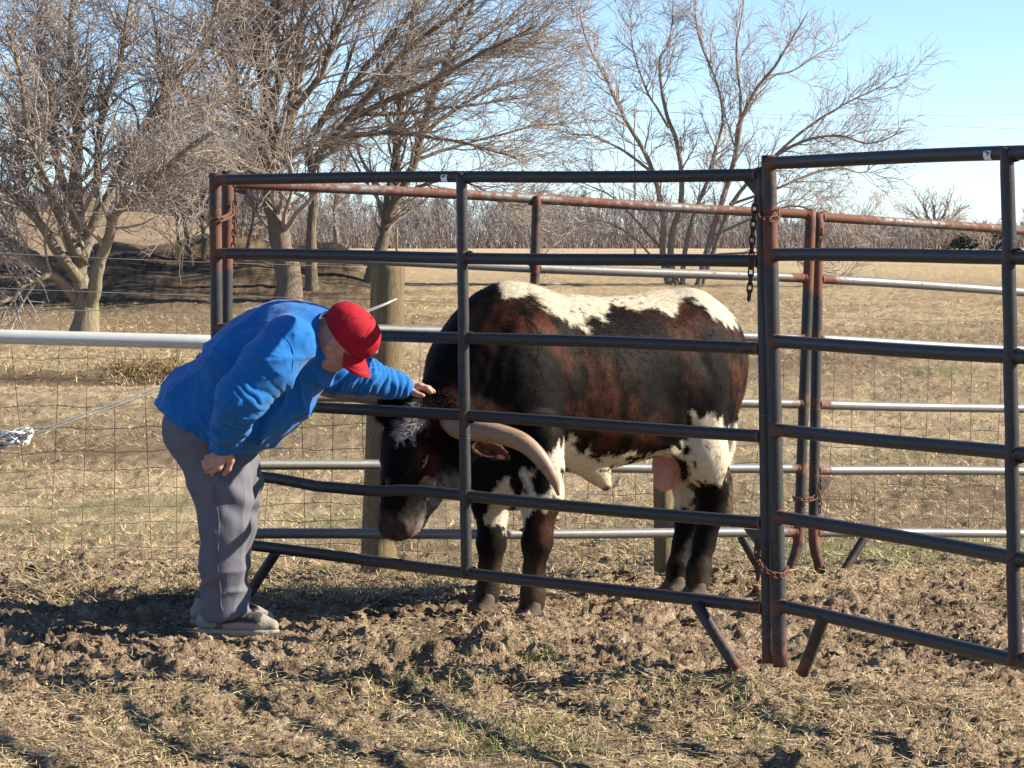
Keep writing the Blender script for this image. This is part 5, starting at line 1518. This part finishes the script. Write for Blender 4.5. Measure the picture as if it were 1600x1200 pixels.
# ------------------------------------------------------------------ the man
def build_person():
    t = empty("person", G(372, 11.75), "man in blue long sleeved shirt, grey trousers and red cap bending to stroke the bull", "person")
    # ---- head frame
    hc = P(537, 530, 11.38)
    cr = nrm([.77, -.33, .52]); fa = nrm([.52, .10, -.84]); fa = nrm(fa - cr * (fa @ cr)); ri = np.cross(fa, cr)
    if ri[1] > 0: ri = -ri                                  # his right side faces the viewer
    HX = np.array([fa, ri, cr])
    def H(f, r_, c): return hc + fa * f + ri * r_ + cr * c
    S = Solid()
    # head
    S.ell(H(-.012, 0, .032), HX, (.100, .078, .092), .02)
    S.ell(H(.022, 0, -.035), HX, (.074, .064, .085), .04)
    S.ell(H(.040, 0, -.098), HX, (.045, .042, .030), .04)           # chin
    S.chain([H(-.02, .055, -.05), H(.03, .045, -.095), H(.05, 0, -.105)], [.024, .022, .022], .03)
    S.chain([H(-.02, -.055, -.05), H(.03, -.045, -.095), H(.05, 0, -.105)], [.024, .022, .022], .03)
    S.cone(H(.088, 0, .010), H(.108, 0, -.028), .010, .015, .012)     # nose
    S.cone(H(.100, .012, -.032), H(.100, -.012, -.032), .010, .010, .01)
    S.cone(H(.080, .035, .020), H(.080, -.035, .020), .012, .012, .02) # brow
    S.cone(H(.084, .020, -.066), H(.084, -.020, -.066), .007, .007, .01)
    S.cone(H(.082, .017, -.078), H(.082, -.017, -.078), .008, .008, .01)
    S.cone(H(.094, .022, -.072), H(.094, -.022, -.072), .0018, .0018, .004, True)
    for s in (1, -1):
        S.ell(H(.082, s * .031, .000), HX, (.016, .014, .010), .012, True)
        S.ell(H(.072, s * .031, .000), HX, (.013, .013, .012), .004)
        S.cone(H(.066, s * .045, -.025), H(.045, s * .055, -.02), .016, .016, .02)
        e = H(-.014, s * .080, -.028)                                 # ear
        S.ell(e, [nrm(cr * .95 - fa * .25), nrm(fa * .95 + cr * .25 + ri * .2 * s), ri], (.032, .020, .010), .010)
        S.ell(e + ri * s * .009 + fa * .004, HX, (.010, .008, .018), .006, True)
    # neck and trunk
    S.chain([H(-.03, 0, -.045), P(508, 528, 11.42), P(488, 540, 11.46)], [.068, .070, .082], .03)
    chest, belly, pelv = P(455, 560, 11.50), P(395, 615, 11.56), P(330, 672, 11.68)
    S.chain([P(488, 540, 11.46), chest, belly, pelv], [.10, .15, .16, .15], .05)
    shR, shL = P(452, 540, 11.27), P(492, 558, 11.68)
    S.chain([shR, P(480, 545, 11.46), shL], [.06, .07, .06], .04)
    # legs
    hipR, knR, anR = P(322, 690, 11.60), P(350, 822, 11.56), P(343, 944, 11.63)
    hipL, knL, anL = P(342, 690, 11.80), P(374, 820, 11.84), P(364, 938, 11.90)
    for a, b, c in ((hipR, knR, anR), (hipL, knL, anL)):
        S.chain([a, b, c], [.10, .065, .045], .03)
        S.chain([c, c + np.array([.05, -.02, -.055]), c + np.array([.13, -.03, -.062])], [.040, .034, .022], .02)
    # near arm: elbow out, fist on the thigh
    elR, wrR = P(372, 628, 11.22), P(352, 692, 11.40)
    S.chain([shR, elR, wrR], [.055, .042, .030], .03)
    k = .007
    S.chain([wrR, P(350, 706, 11.40)], [.029, .030], .012)
    kn = [P(337, 710, 11.385), P(334, 717, 11.375), P(336, 725, 11.375), P(342, 731, 11.38)]
    md = [P(324, 714, 11.385), P(319, 722, 11.375), P(322, 731, 11.375), P(330, 738, 11.385)]
    tp = [P(321, 720, 11.41), P(318, 729, 11.405), P(323, 738, 11.405), P(332, 743, 11.41)]
    for i in range(4):
        S.cone(P(350, 704 + i * 2, 11.40), kn[i], .020, .0135, .012)
        S.cone(kn[i], md[i], .0115 if i < 3 else .0105, .0100 if i < 3 else .009, k)
        S.cone(md[i], tp[i], .0098 if i < 3 else .0088, .0088 if i < 3 else .008, k)
    S.chain([P(357, 704, 11.40), P(361, 719, 11.40), P(357, 733, 11.405), P(350, 741, 11.41)], [.018, .014, .0115, .0095], .008)
    # far arm: through the rails to the bull's poll
    elL, wrL = P(562, 588, 11.74), P(634, 606, 11.87)
    S.chain([shL, elL, wrL], [.055, .042, .029], .03)
    S.cone(wrL, P(645, 606, 11.885), .027, .027, .01)
    kn = [P(656, 603, 11.86), P(658, 603, 11.885), P(657, 604, 11.91), P(654, 606, 11.935)]
    md = [P(667, 606, 11.855), P(670, 606, 11.885), P(669, 606, 11.915), P(664, 608, 11.945)]
    tp = [P(674, 613, 11.855), P(678, 612, 11.885), P(677, 612, 11.92), P(671, 613, 11.95)]
    for i in range(4):
        S.cone(P(644, 606, 11.875 + i * .008), kn[i], .021, .0135, .012)
        S.cone(kn[i], md[i], .0115, .010, k); S.cone(md[i], tp[i], .0098, .0088, k)
    S.chain([P(642, 611, 11.855), P(651, 616, 11.835), P(661, 618, 11.825)], [.017, .0125, .0095], .008)
    V, F = S.mesh(.0054, 12, 1)
    ks = NT("skin", .5, 0, .4)
    ks.set("Subsurface Weight", .08); ks.set("Subsurface Radius", (.01, .004, .002))
    q = ks.noise(28, 4, .6); ks.base(ks.mix(q, (.36, .165, .115), (.56, .31, .235))); ks.bump(ks.noise(300, 3), .25, .002)
    # stubble and lips
    Lh = (V - hc) @ HX.T
    link("body", fast_mesh("body", V, F, True), ks.m, t)
    # finger nails on the near hand: small plates
    M_NAIL = m_simple("nail", (.62, .42, .35), .3)
    # eyes
    for s in (1, -1):
        mb = MB(); mb.add(*sphere(H(.0745, s * .031, .0), .0115, 12, 8)); mb.obj("eye", m_simple("eye_white", (.55, .52, .50), .2), t)

    # ---- shirt
    C = Solid()
    C.chain([P(507, 522, 11.43), P(482, 542, 11.47), P(450, 560, 11.50), P(406, 594, 11.54), P(362, 634, 11.60), P(318, 668, 11.67)], [.098, .140, .178, .195, .205, .200], .05)
    C.ell(P(405, 624, 11.52), [nrm([.72, 0, .62]), [0, 1, 0], nrm([-.62, 0, .72])], (.20, .19, .175), .06)      # belly
    C.ell(P(318, 632, 11.66), [nrm([.72, 0, .62]), [0, 1, 0], nrm([-.62, 0, .72])], (.24, .185, .17), .05)      # seat of the shirt
    C.ell(P(402, 545, 11.50), [nrm([.80, 0, .50]), [0, 1, 0], nrm([-.5, 0, .80])], (.26, .19, .15), .06)        # back
    C.ell(P(466, 516, 11.46), [nrm([.95, 0, .2]), [0, 1, 0], nrm([-.2, 0, .95])], (.13, .17, .10), .05)         # yoke
    # sleeves
    slR = [P(447, 538, 11.28), P(418, 572, 11.22), P(376, 624, 11.19), P(361, 660, 11.28), P(353, 686, 11.385), P(351, 698, 11.40)]
    C.chain(slR, [.112, .108, .092, .072, .056, .050], .03)
    slL = [P(486, 552, 11.66), P(530, 582, 11.71), P(568, 588, 11.75), P(606, 599, 11.82), P(632, 605, 11.865)]
    C.chain(slL, [.115, .084, .068, .054, .046], .03)
    # hem, cuffs, neck opening
    C.plane(P(300, 690, 11.65), nrm(P(232, 642, 11.65) * 0 + np.array([-.30, 0, -.95])))if False else None
    hemn = nrm(np.array([-.44, 0, -.90])); C.plane(P(326, 674, 11.6), hemn) if False else None
    # slanted hem from the seat (232,625) to the front (400,716)
    a_, b_ = P(228, 628, 11.6), P(404, 724, 11.6); hd_ = nrm(b_ - a_); hn = np.cross(hd_, [0, 1., 0]); hn = hn if hn[2] < 0 else -hn
    C.pcut(a_, hn, P(310, 690, 11.65), .40) if False else None
    C.p.insert(5 + 4, ("p", a_, nrm(hn), None, None, .004, False, a_, 1e9))        # cut the trunk only, sleeves come after
    C.pcut(P(351, 700, 11.40), nrm(slR[-1] - slR[-2]), P(351, 706, 11.405), .075)
    C.pcut(P(632, 605, 11.865), nrm(slL[-1] - slL[-2]), P(640, 606, 11.87), .075)
    C.ell(H(-.03, 0, .0), HX, (.10, .10, .10), .01, True)
    V, F = C.mesh(.0068, 12, 1)
    N = vnormals(V, F); u, v = unP(V)
    disp = np.zeros(len(V))
    def seg(p, q, X):
        ba = q - p; h = (X - p) @ ba / (ba @ ba); return h, np.linalg.norm(X - p - np.clip(h, 0, 1)[:, None] * ba, axis=1), np.linalg.norm(ba)
    nz = lambda s, k=0: pn3(V[:, 0] * s + k, V[:, 1] * s, V[:, 2] * s)
    # sleeve folds: rings bunching towards the cuff, broken by noise
    arm = np.zeros(len(V))
    for pts, amp, fr in ((slR, .0095, 2.0), (slL, .0120, 2.6)):
        acc = 0.
        for i in range(len(pts) - 1):
            h, dd, ln = seg(pts[i], pts[i + 1], V)
            m = (h > -.05) & (h < 1.05) & (dd < .13)
            s = (acc + h * ln)
            ph = s * 75 * fr / 2 + 3.4 * nz(7, i) + 2.2 * nz(15)
            w = sstep(.10, .30, s)
            q = amp * w * (np.abs(np.sin(ph)) ** .7 - .5) * (1 + .6 * nz(9, 4))
            disp = np.where(m, q, disp); arm = np.maximum(arm, m * sstep(.08, .2, s))
            acc += ln
    # torso drapes: long folds fanning from the armpit to the belly, and hanging from the back
    body = (arm < .5)
    ang = np.arctan2(v - 560, u - 462)
    rr_ = np.hypot(u - 462, v - 560)
    fold = (1 - np.abs(np.sin(ang * 5.2 + 1.6 * nz(4) + .7 * nz(9)))) ** 2.2
    disp += body * .017 * fold * sstep(15, 70, rr_) * (1 - sstep(170, 260, rr_)) * (v > 520)
    cross = (u - 330) * .64 + (v - 560) * .77
    long_ = (1 - np.abs(np.sin(cross * .042 + 2.1 * nz(3.2, 3) + .6 * nz(8)))) ** 3
    disp += body * .009 * long_
    disp += body * .008 * nz(5, 8) + .005 * nz(12, 2) + .0022 * nz(30, 5) + .0035 * (1 - np.abs(nz(8, 11)) * 3).clip(0, 1) * (1 - np.abs(nz(8, 11)))
    # hem: turned edge
    hd2 = (V - a_) @ hn
    disp += body * np.where(hd2 > -.03, .004, 0) * sstep(-.034, -.026, hd2)
    disp += body * np.where(hd2 > -.12, .010 * np.sin(u * .075 + 2 * nz(3)), 0) * sstep(-.12, 0, hd2)
    V = V + N * disp[:, None]
    kc = NT("blue_cotton", .85, 0, .2)
    cn = kc.noise(9, 4, .6); kc.base(kc.mix(cn, (.003, .098, .33), (.004, .135, .42))); kc.set("Sheen Weight", .15)
    kc.bump(kc.math('ADD', kc.noise(420, 2), kc.math('MULTIPLY', kc.noise(40, 4), 1.5)), .35, .004)
    shirt = link("shirt", fast_mesh("shirt", V, F, True), kc.m, t)
    # ribbed cuffs and collar, shoulder seam
    M_RIB = m_simple("blue_rib_knit", (.006, .125, .50), .9, 0, .15, 60, bump=.4, bscale=200)
    for (pp, dr, r0, r1) in ((P(351, 694, 11.397), nrm(slR[-1] - slR[-2]), .050, .043), (P(629, 604.5, 11.86), nrm(slL[-1] - slL[-2]), .049, .040)):
        mb = MB(); mb.add(*tube([pp - dr * .016, pp - dr * .012, pp + dr * .010, pp + dr * .026, pp + dr * .028, pp + dr * .020], [r0, r0 + .003, r0 + .0015, r1 + .001, r1 - .004, r1 - .008], 28, False)); mb.obj("cuff", M_RIB, shirt)
    cth = np.linspace(0, 2 * math.pi, 41)[:-1]; nx = nrm(cr * .75 + np.array([.25, 0, .1])); c0 = P(510, 521, 11.425)
    e1 = nrm(np.cross(nx, ri)); e2 = np.cross(nx, e1)
    ring = np.array([c0 + .080 * (np.cos(a) * e1 + np.sin(a) * e2) for a in cth]); ring = np.concatenate([ring, ring[:2]])
    mb = MB(); mb.add(*tube(ring, .010, 8, False)); mb.obj("collar", M_RIB, shirt)
    su, sv = unP(V); sp = []
    for q in resample(np.array([(399, 513, 0), (420, 512, 0), (442, 521, 0), (457, 538, 0), (461, 560, 0), (458, 585, 0.)]), 40):
        m = np.where(np.hypot(su - q[0], sv - q[1]) < 3.5)[0]
        if len(m): sp.append(V[m[V[m, 1].argmin()]])
    sp = np.array(sp); sp = np.stack([np.convolve(np.pad(sp[:, a], 3, mode='edge'), np.ones(7) / 7, 'valid') for a in range(3)], -1)
    mb = MB(); mb.add(*tube(sp, .0030, 6)); mb.obj("shoulder_seam", kc.m, shirt)
    # ---- trousers
    T = Solid()
    T.ell(P(322, 668, 11.68), [nrm([.8, 0, .6]), [0, 1, 0], nrm([-.6, 0, .8])], (.175, .18, .17), .05)
    T.chain([hipR + np.array([0, 0, .02]), P(348, 765, 11.58), knR, P(345, 885, 11.58), P(349, 940, 11.63), P(351, 962, 11.63)], [.140, .116, .092, .080, .086, .098], .04)
    T.chain([hipL + np.array([.02, 0, .02]), P(366, 760, 11.82), knL - np.array([.02, 0, 0]), P(358, 880, 11.87), P(360, 935, 11.9), P(362, 952, 11.9)], [.135, .108, .084, .074, .080, .088], .035)
    T.cone(P(345, 700, 11.70), P(372, 722, 11.66), .12, .085, .05)
    T.pcut(P(347, 962, 11.63) + np.array([0, 0, -.012]), nrm([.12, 0, -1]), P(348, 985, 11.63), .17)
    T.pcut(P(366, 952, 11.9) + np.array([0, 0, -.012]), nrm([.10, 0, -1]), P(366, 975, 11.92), .12)
    V, F = T.mesh(.0075, 12, 1); N = vnormals(V, F); u, v = unP(V)
    nz = lambda s, k=0: pn3(V[:, 0] * s + k, V[:, 1] * s, V[:, 2] * s * .55)
    low = sstep(840, 950, v)
    disp = .007 * nz(5) + .004 * nz(14, 3) + .005 * (1 - np.abs(nz(7, 5)) * 4).clip(0, 1)
    disp += low * .013 * ((1 - np.abs(np.sin(v * .085 + u * .05 + 2.4 * nz(5, 2)))) ** 1.6 - .3)
    kx = np.exp(-((v - 775) / 45) ** 2); disp += kx * .006 * np.sin(v * .14 - u * .10 + 2.2 * nz(6, 6))
    hipf = np.exp(-((v - 715) / 40) ** 2); ang = np.arctan2(v - 690, u - 398); disp += hipf * .008 * (1 - np.abs(np.sin(ang * 5 + 1.5 * nz(5)))) ** 2
    vert = (1 - np.abs(np.sin((u - 330) * .07 + 1.8 * nz(4, 9)))) ** 3; disp += .005 * vert * sstep(700, 760, v)
    V = V + N * disp[:, None]
    kt = NT("grey_denim", .9, 0, .15); a1 = kt.noise(7, 5, .6); fine = kt.noise(330, 3, .6)
    kt.base(kt.mix(fine, kt.mix(a1, (.070, .069, .090), (.114, .113, .140)), kt.mix(a1, (.138, .136, .165), (.200, .198, .230)))); kt.bump(kt.math('ADD', fine, kt.math('MULTIPLY', kt.noise(35, 4), 1.2)), .4, .004)
    tr = link("trousers", fast_mesh("trousers", V, F, True), kt.m, t)
    # outer side seam
    sq = resample(np.array([(318, 712, 0), (334, 765, 0), (343, 822, 0), (341, 885, 0), (346, 930, 0), (347, 955, 0.)]), 40)
    tu, tv = unP(V); sp = []
    for q in sq:
        m = np.where(np.hypot(tu - q[0], tv - q[1]) < 4)[0]; sp.append(V[m[V[m, 1].argmin()]])
    sp = np.array(sp); sp = np.stack([np.convolve(np.pad(sp[:, a], 2, mode='edge'), np.ones(5) / 5, 'valid') for a in range(3)], -1)
    mb = MB(); mb.add(*tube(sp, .0028, 6)); mb.obj("side_seam", kt.m, tr)
    # ---- shoes
    _ku = NT("muddy_shoe", .9, 0, .2); _ku.base(_ku.mix(_ku.ramp(_ku.noise(18, 4, .65), [(.50, 0.), (.72, .6)]), _ku.attr(), (.33, .255, .17))); _ku.bump(_ku.noise(90, 3), .5, .006); M_UP = _ku.m; M_SOLE = m_simple("muddy_sole", (.33, .285, .22), .9, 0, .45, 40, bump=.6, bscale=80); M_LACE = m_simple("dark_trim", (.045, .042, .04), .8)
    for (heel, toe, d0, d1) in (((322, 972), (434, 974), 11.63, 11.58), ((312, 955), (426, 957), 11.92, 11.86)):
        a, b = P(heel[0], heel[1], d0), P(toe[0], toe[1], d1); gzv = min(gz(a[0], a[1]), gz(b[0], b[1])); a[2] = gzv + .030; b[2] = gzv + .030
        x = nrm(b - a); y = np.cross([0, 0, 1.], x); up = np.array([0, 0, 1.]); L = np.linalg.norm(b - a)
        U = Solid(); U.chain([a + up * .014, a + x * L * .35 + up * .016, a + x * L * .72 + up * .006, b - x * .026 - up * .002], [.040, .043, .042, .030], .025)
        U.cone(a + x * .02 + up * .07, a + x * L * .42 + up * .046, .038, .036, .03)
        U.plane(a - up * .016, -up)
        Vu, Fu = U.mesh(.006, 10, 1); s_ = ((Vu - a) @ x) / L; h_ = (Vu - a) @ up; dk = ((s_ > .48) & (s_ < .80) & (h_ > .012)) | ((np.abs(s_ - .22 - h_ * 1.5) < .05)) | (h_ > .075); so = link("shoe", fast_mesh("shoe", Vu, Fu, True, np.where(dk[:, None], np.array([[.055, .052, .05]]), np.array([[.27, .25, .22]]))), M_UP, t)
        W = Solid(); W.chain([a - up * .022, a + x * L * .45 - up * .024, a + x * L * .75 - up * .022, b - x * .026 - up * .014], [.041, .038, .045, .033], .03); W.plane(a - up * .014, up); W.plane(a - up * .046, -up)
        Vw, Fw = W.mesh(.006, 10, 1); link("sole", fast_mesh("sole", Vw, Fw), M_SOLE, so)
        M_DK = M_LACE
        for sgn in (1, -1):      # overlays on the sides and a toe bumper
            mb = MB(); mb.add(*tube(resample([a + x * L * .05 + y * sgn * .041 + up * .03, a + x * L * .30 + y * sgn * .047 + up * .016, a + x * L * .55 + y * sgn * .046 + up * .030, a + x * L * .66 + y * sgn * .038 + up * .044], 14), [.004] + [.007] * 12 + [.003], 6)); mb.obj("overlay", M_DK, so)
        for q in (.42, .52, .62):
            c = a + x * L * q; w = y * .034
            mb = MB(); mb.add(*tube(resample([c - w * 1.2 + up * .030, c - w * .6 + up * (.075 - .04 * (q - .42) / .2), c + up * (.086 - .05 * (q - .42) / .2), c + w * .6 + up * (.075 - .04 * (q - .42) / .2), c + w * 1.2 + up * .03], 14), .0035, 5)); mb.obj("lace", M_LACE, so)
    # ---- cap
    K = Solid()
    K.ell(H(-.014, 0, .046), HX, (.119, .093, .100), .01); K.ell(H(.030, 0, .060), HX, (.084, .074, .082), .03)
    K.plane(H(0, 0, .010), nrm(-cr + fa * .05))
    V, F = K.mesh(.0045, 12, 1); N = vnormals(V, F); Lc = (V - hc) @ HX.T
    az = np.arctan2(Lc[:, 1], Lc[:, 0] + .01); V = V + N * (-.0042 * np.exp(-((np.abs(np.sin(az * 3)) / .09) ** 2)) + .0025 * pn3(V[:, 0] * 22, V[:, 1] * 22, V[:, 2] * 22))[:, None]
    kr = NT("red_cotton", .8, 0, .25); kr.base(kr.mix(kr.noise(14), (.29, .004, .013), (.39, .007, .021))); kr.bump(kr.noise(380, 2), .3, .003)
    cap = link("cap", fast_mesh("cap", V, F), kr.m, t)
    # brim: curved stiff peak with thickness
    n_, m_ = 25, 9; top = []
    for i in range(n_):
        a = -1.15 + 2.3 * i / (n_ - 1)
        for j in range(m_):
            s = j / (m_ - 1)
            y = math.sin(a) * (.092 + s * .004)
            f = -.006 + math.cos(a) * .110 + s * .078 * (math.cos(a * 1.05) * .75 + .25); c = .016 - .022 * s - 2.6 * y * y * (.6 + s * .8) + .004 * math.cos(a)
            top.append(H(f, y, c))
    top = np.array(top); bot = top - cr * .0045
    Vb = np.concatenate([top, bot]); F_ = []; o = n_ * m_
    for i in range(n_ - 1):
        for j in range(m_ - 1):
            q = (i * m_ + j, (i + 1) * m_ + j, (i + 1) * m_ + j + 1, i * m_ + j + 1); F_.append(q); F_.append(tuple(o + k_ for k_ in reversed(q)))
    for i in range(n_ - 1):
        q = i * m_ + m_ - 1; F_.append((q, q + m_, q + m_ + o, q + o)); q = i * m_; F_.append((q + m_, q, q + o, q + m_ + o))
    for j in range(m_ - 1):
        q = j; F_.append((q, q + 1, q + 1 + o, q + o)); q = (n_ - 1) * m_ + j; F_.append((q + 1, q, q + o, q + 1 + o))
    mb = MB(); mb.add(Vb, F_); mb.obj("brim", kr.m, cap)
    for (f_, c_) in ((-.06, .095), (.035, .105), (-.09, .05)):
        d_ = Lc - np.array([f_, .09, c_]); i_ = (np.linalg.norm(d_ * np.array([1, .3, 1]), axis=1) + (Lc[:, 1] < 0)).argmin()
        th_ = np.linspace(0, 2 * math.pi, 11); e1_ = nrm(np.cross(N[i_], cr)); e2_ = np.cross(N[i_], e1_)
        mb = MB(); mb.add(*tube(np.array([V[i_] + .0055 * (np.cos(q_) * e1_ + np.sin(q_) * e2_) for q_ in th_]), .0020, 5, False)); mb.obj("eyelet", kr.m, cap)
        mb = MB(); mb.add(*tube([V[i_] - N[i_] * .002, V[i_] + N[i_] * .0012], .0040, 8)); mb.obj("eyelet_hole", M_LACE, cap)
    for s_ in (.25, .45, .65, .85):      # stitch rows on the brim
        rows_ = top.reshape(n_, m_, 3); j_ = int(round(s_ * (m_ - 1)))
        mb = MB(); mb.add(*tube(rows_[2:-2, j_] + cr * .0006, .0011, 4)); mb.obj("stitching", kr.m, cap)
    mb = MB(); mb.add(*sphere(H(-.006, 0, .147), .007, 10, 6)); mb.obj("button", kr.m, cap)
    mb = MB(); mb.add(*tube(resample([H(.108, .022, .060), H(.113, .006, .066), H(.114, -.006, .060), H(.111, -.020, .064)], 12), .0045, 6)); mb.obj("emblem", M_LACE, cap)
    return t
build_person()
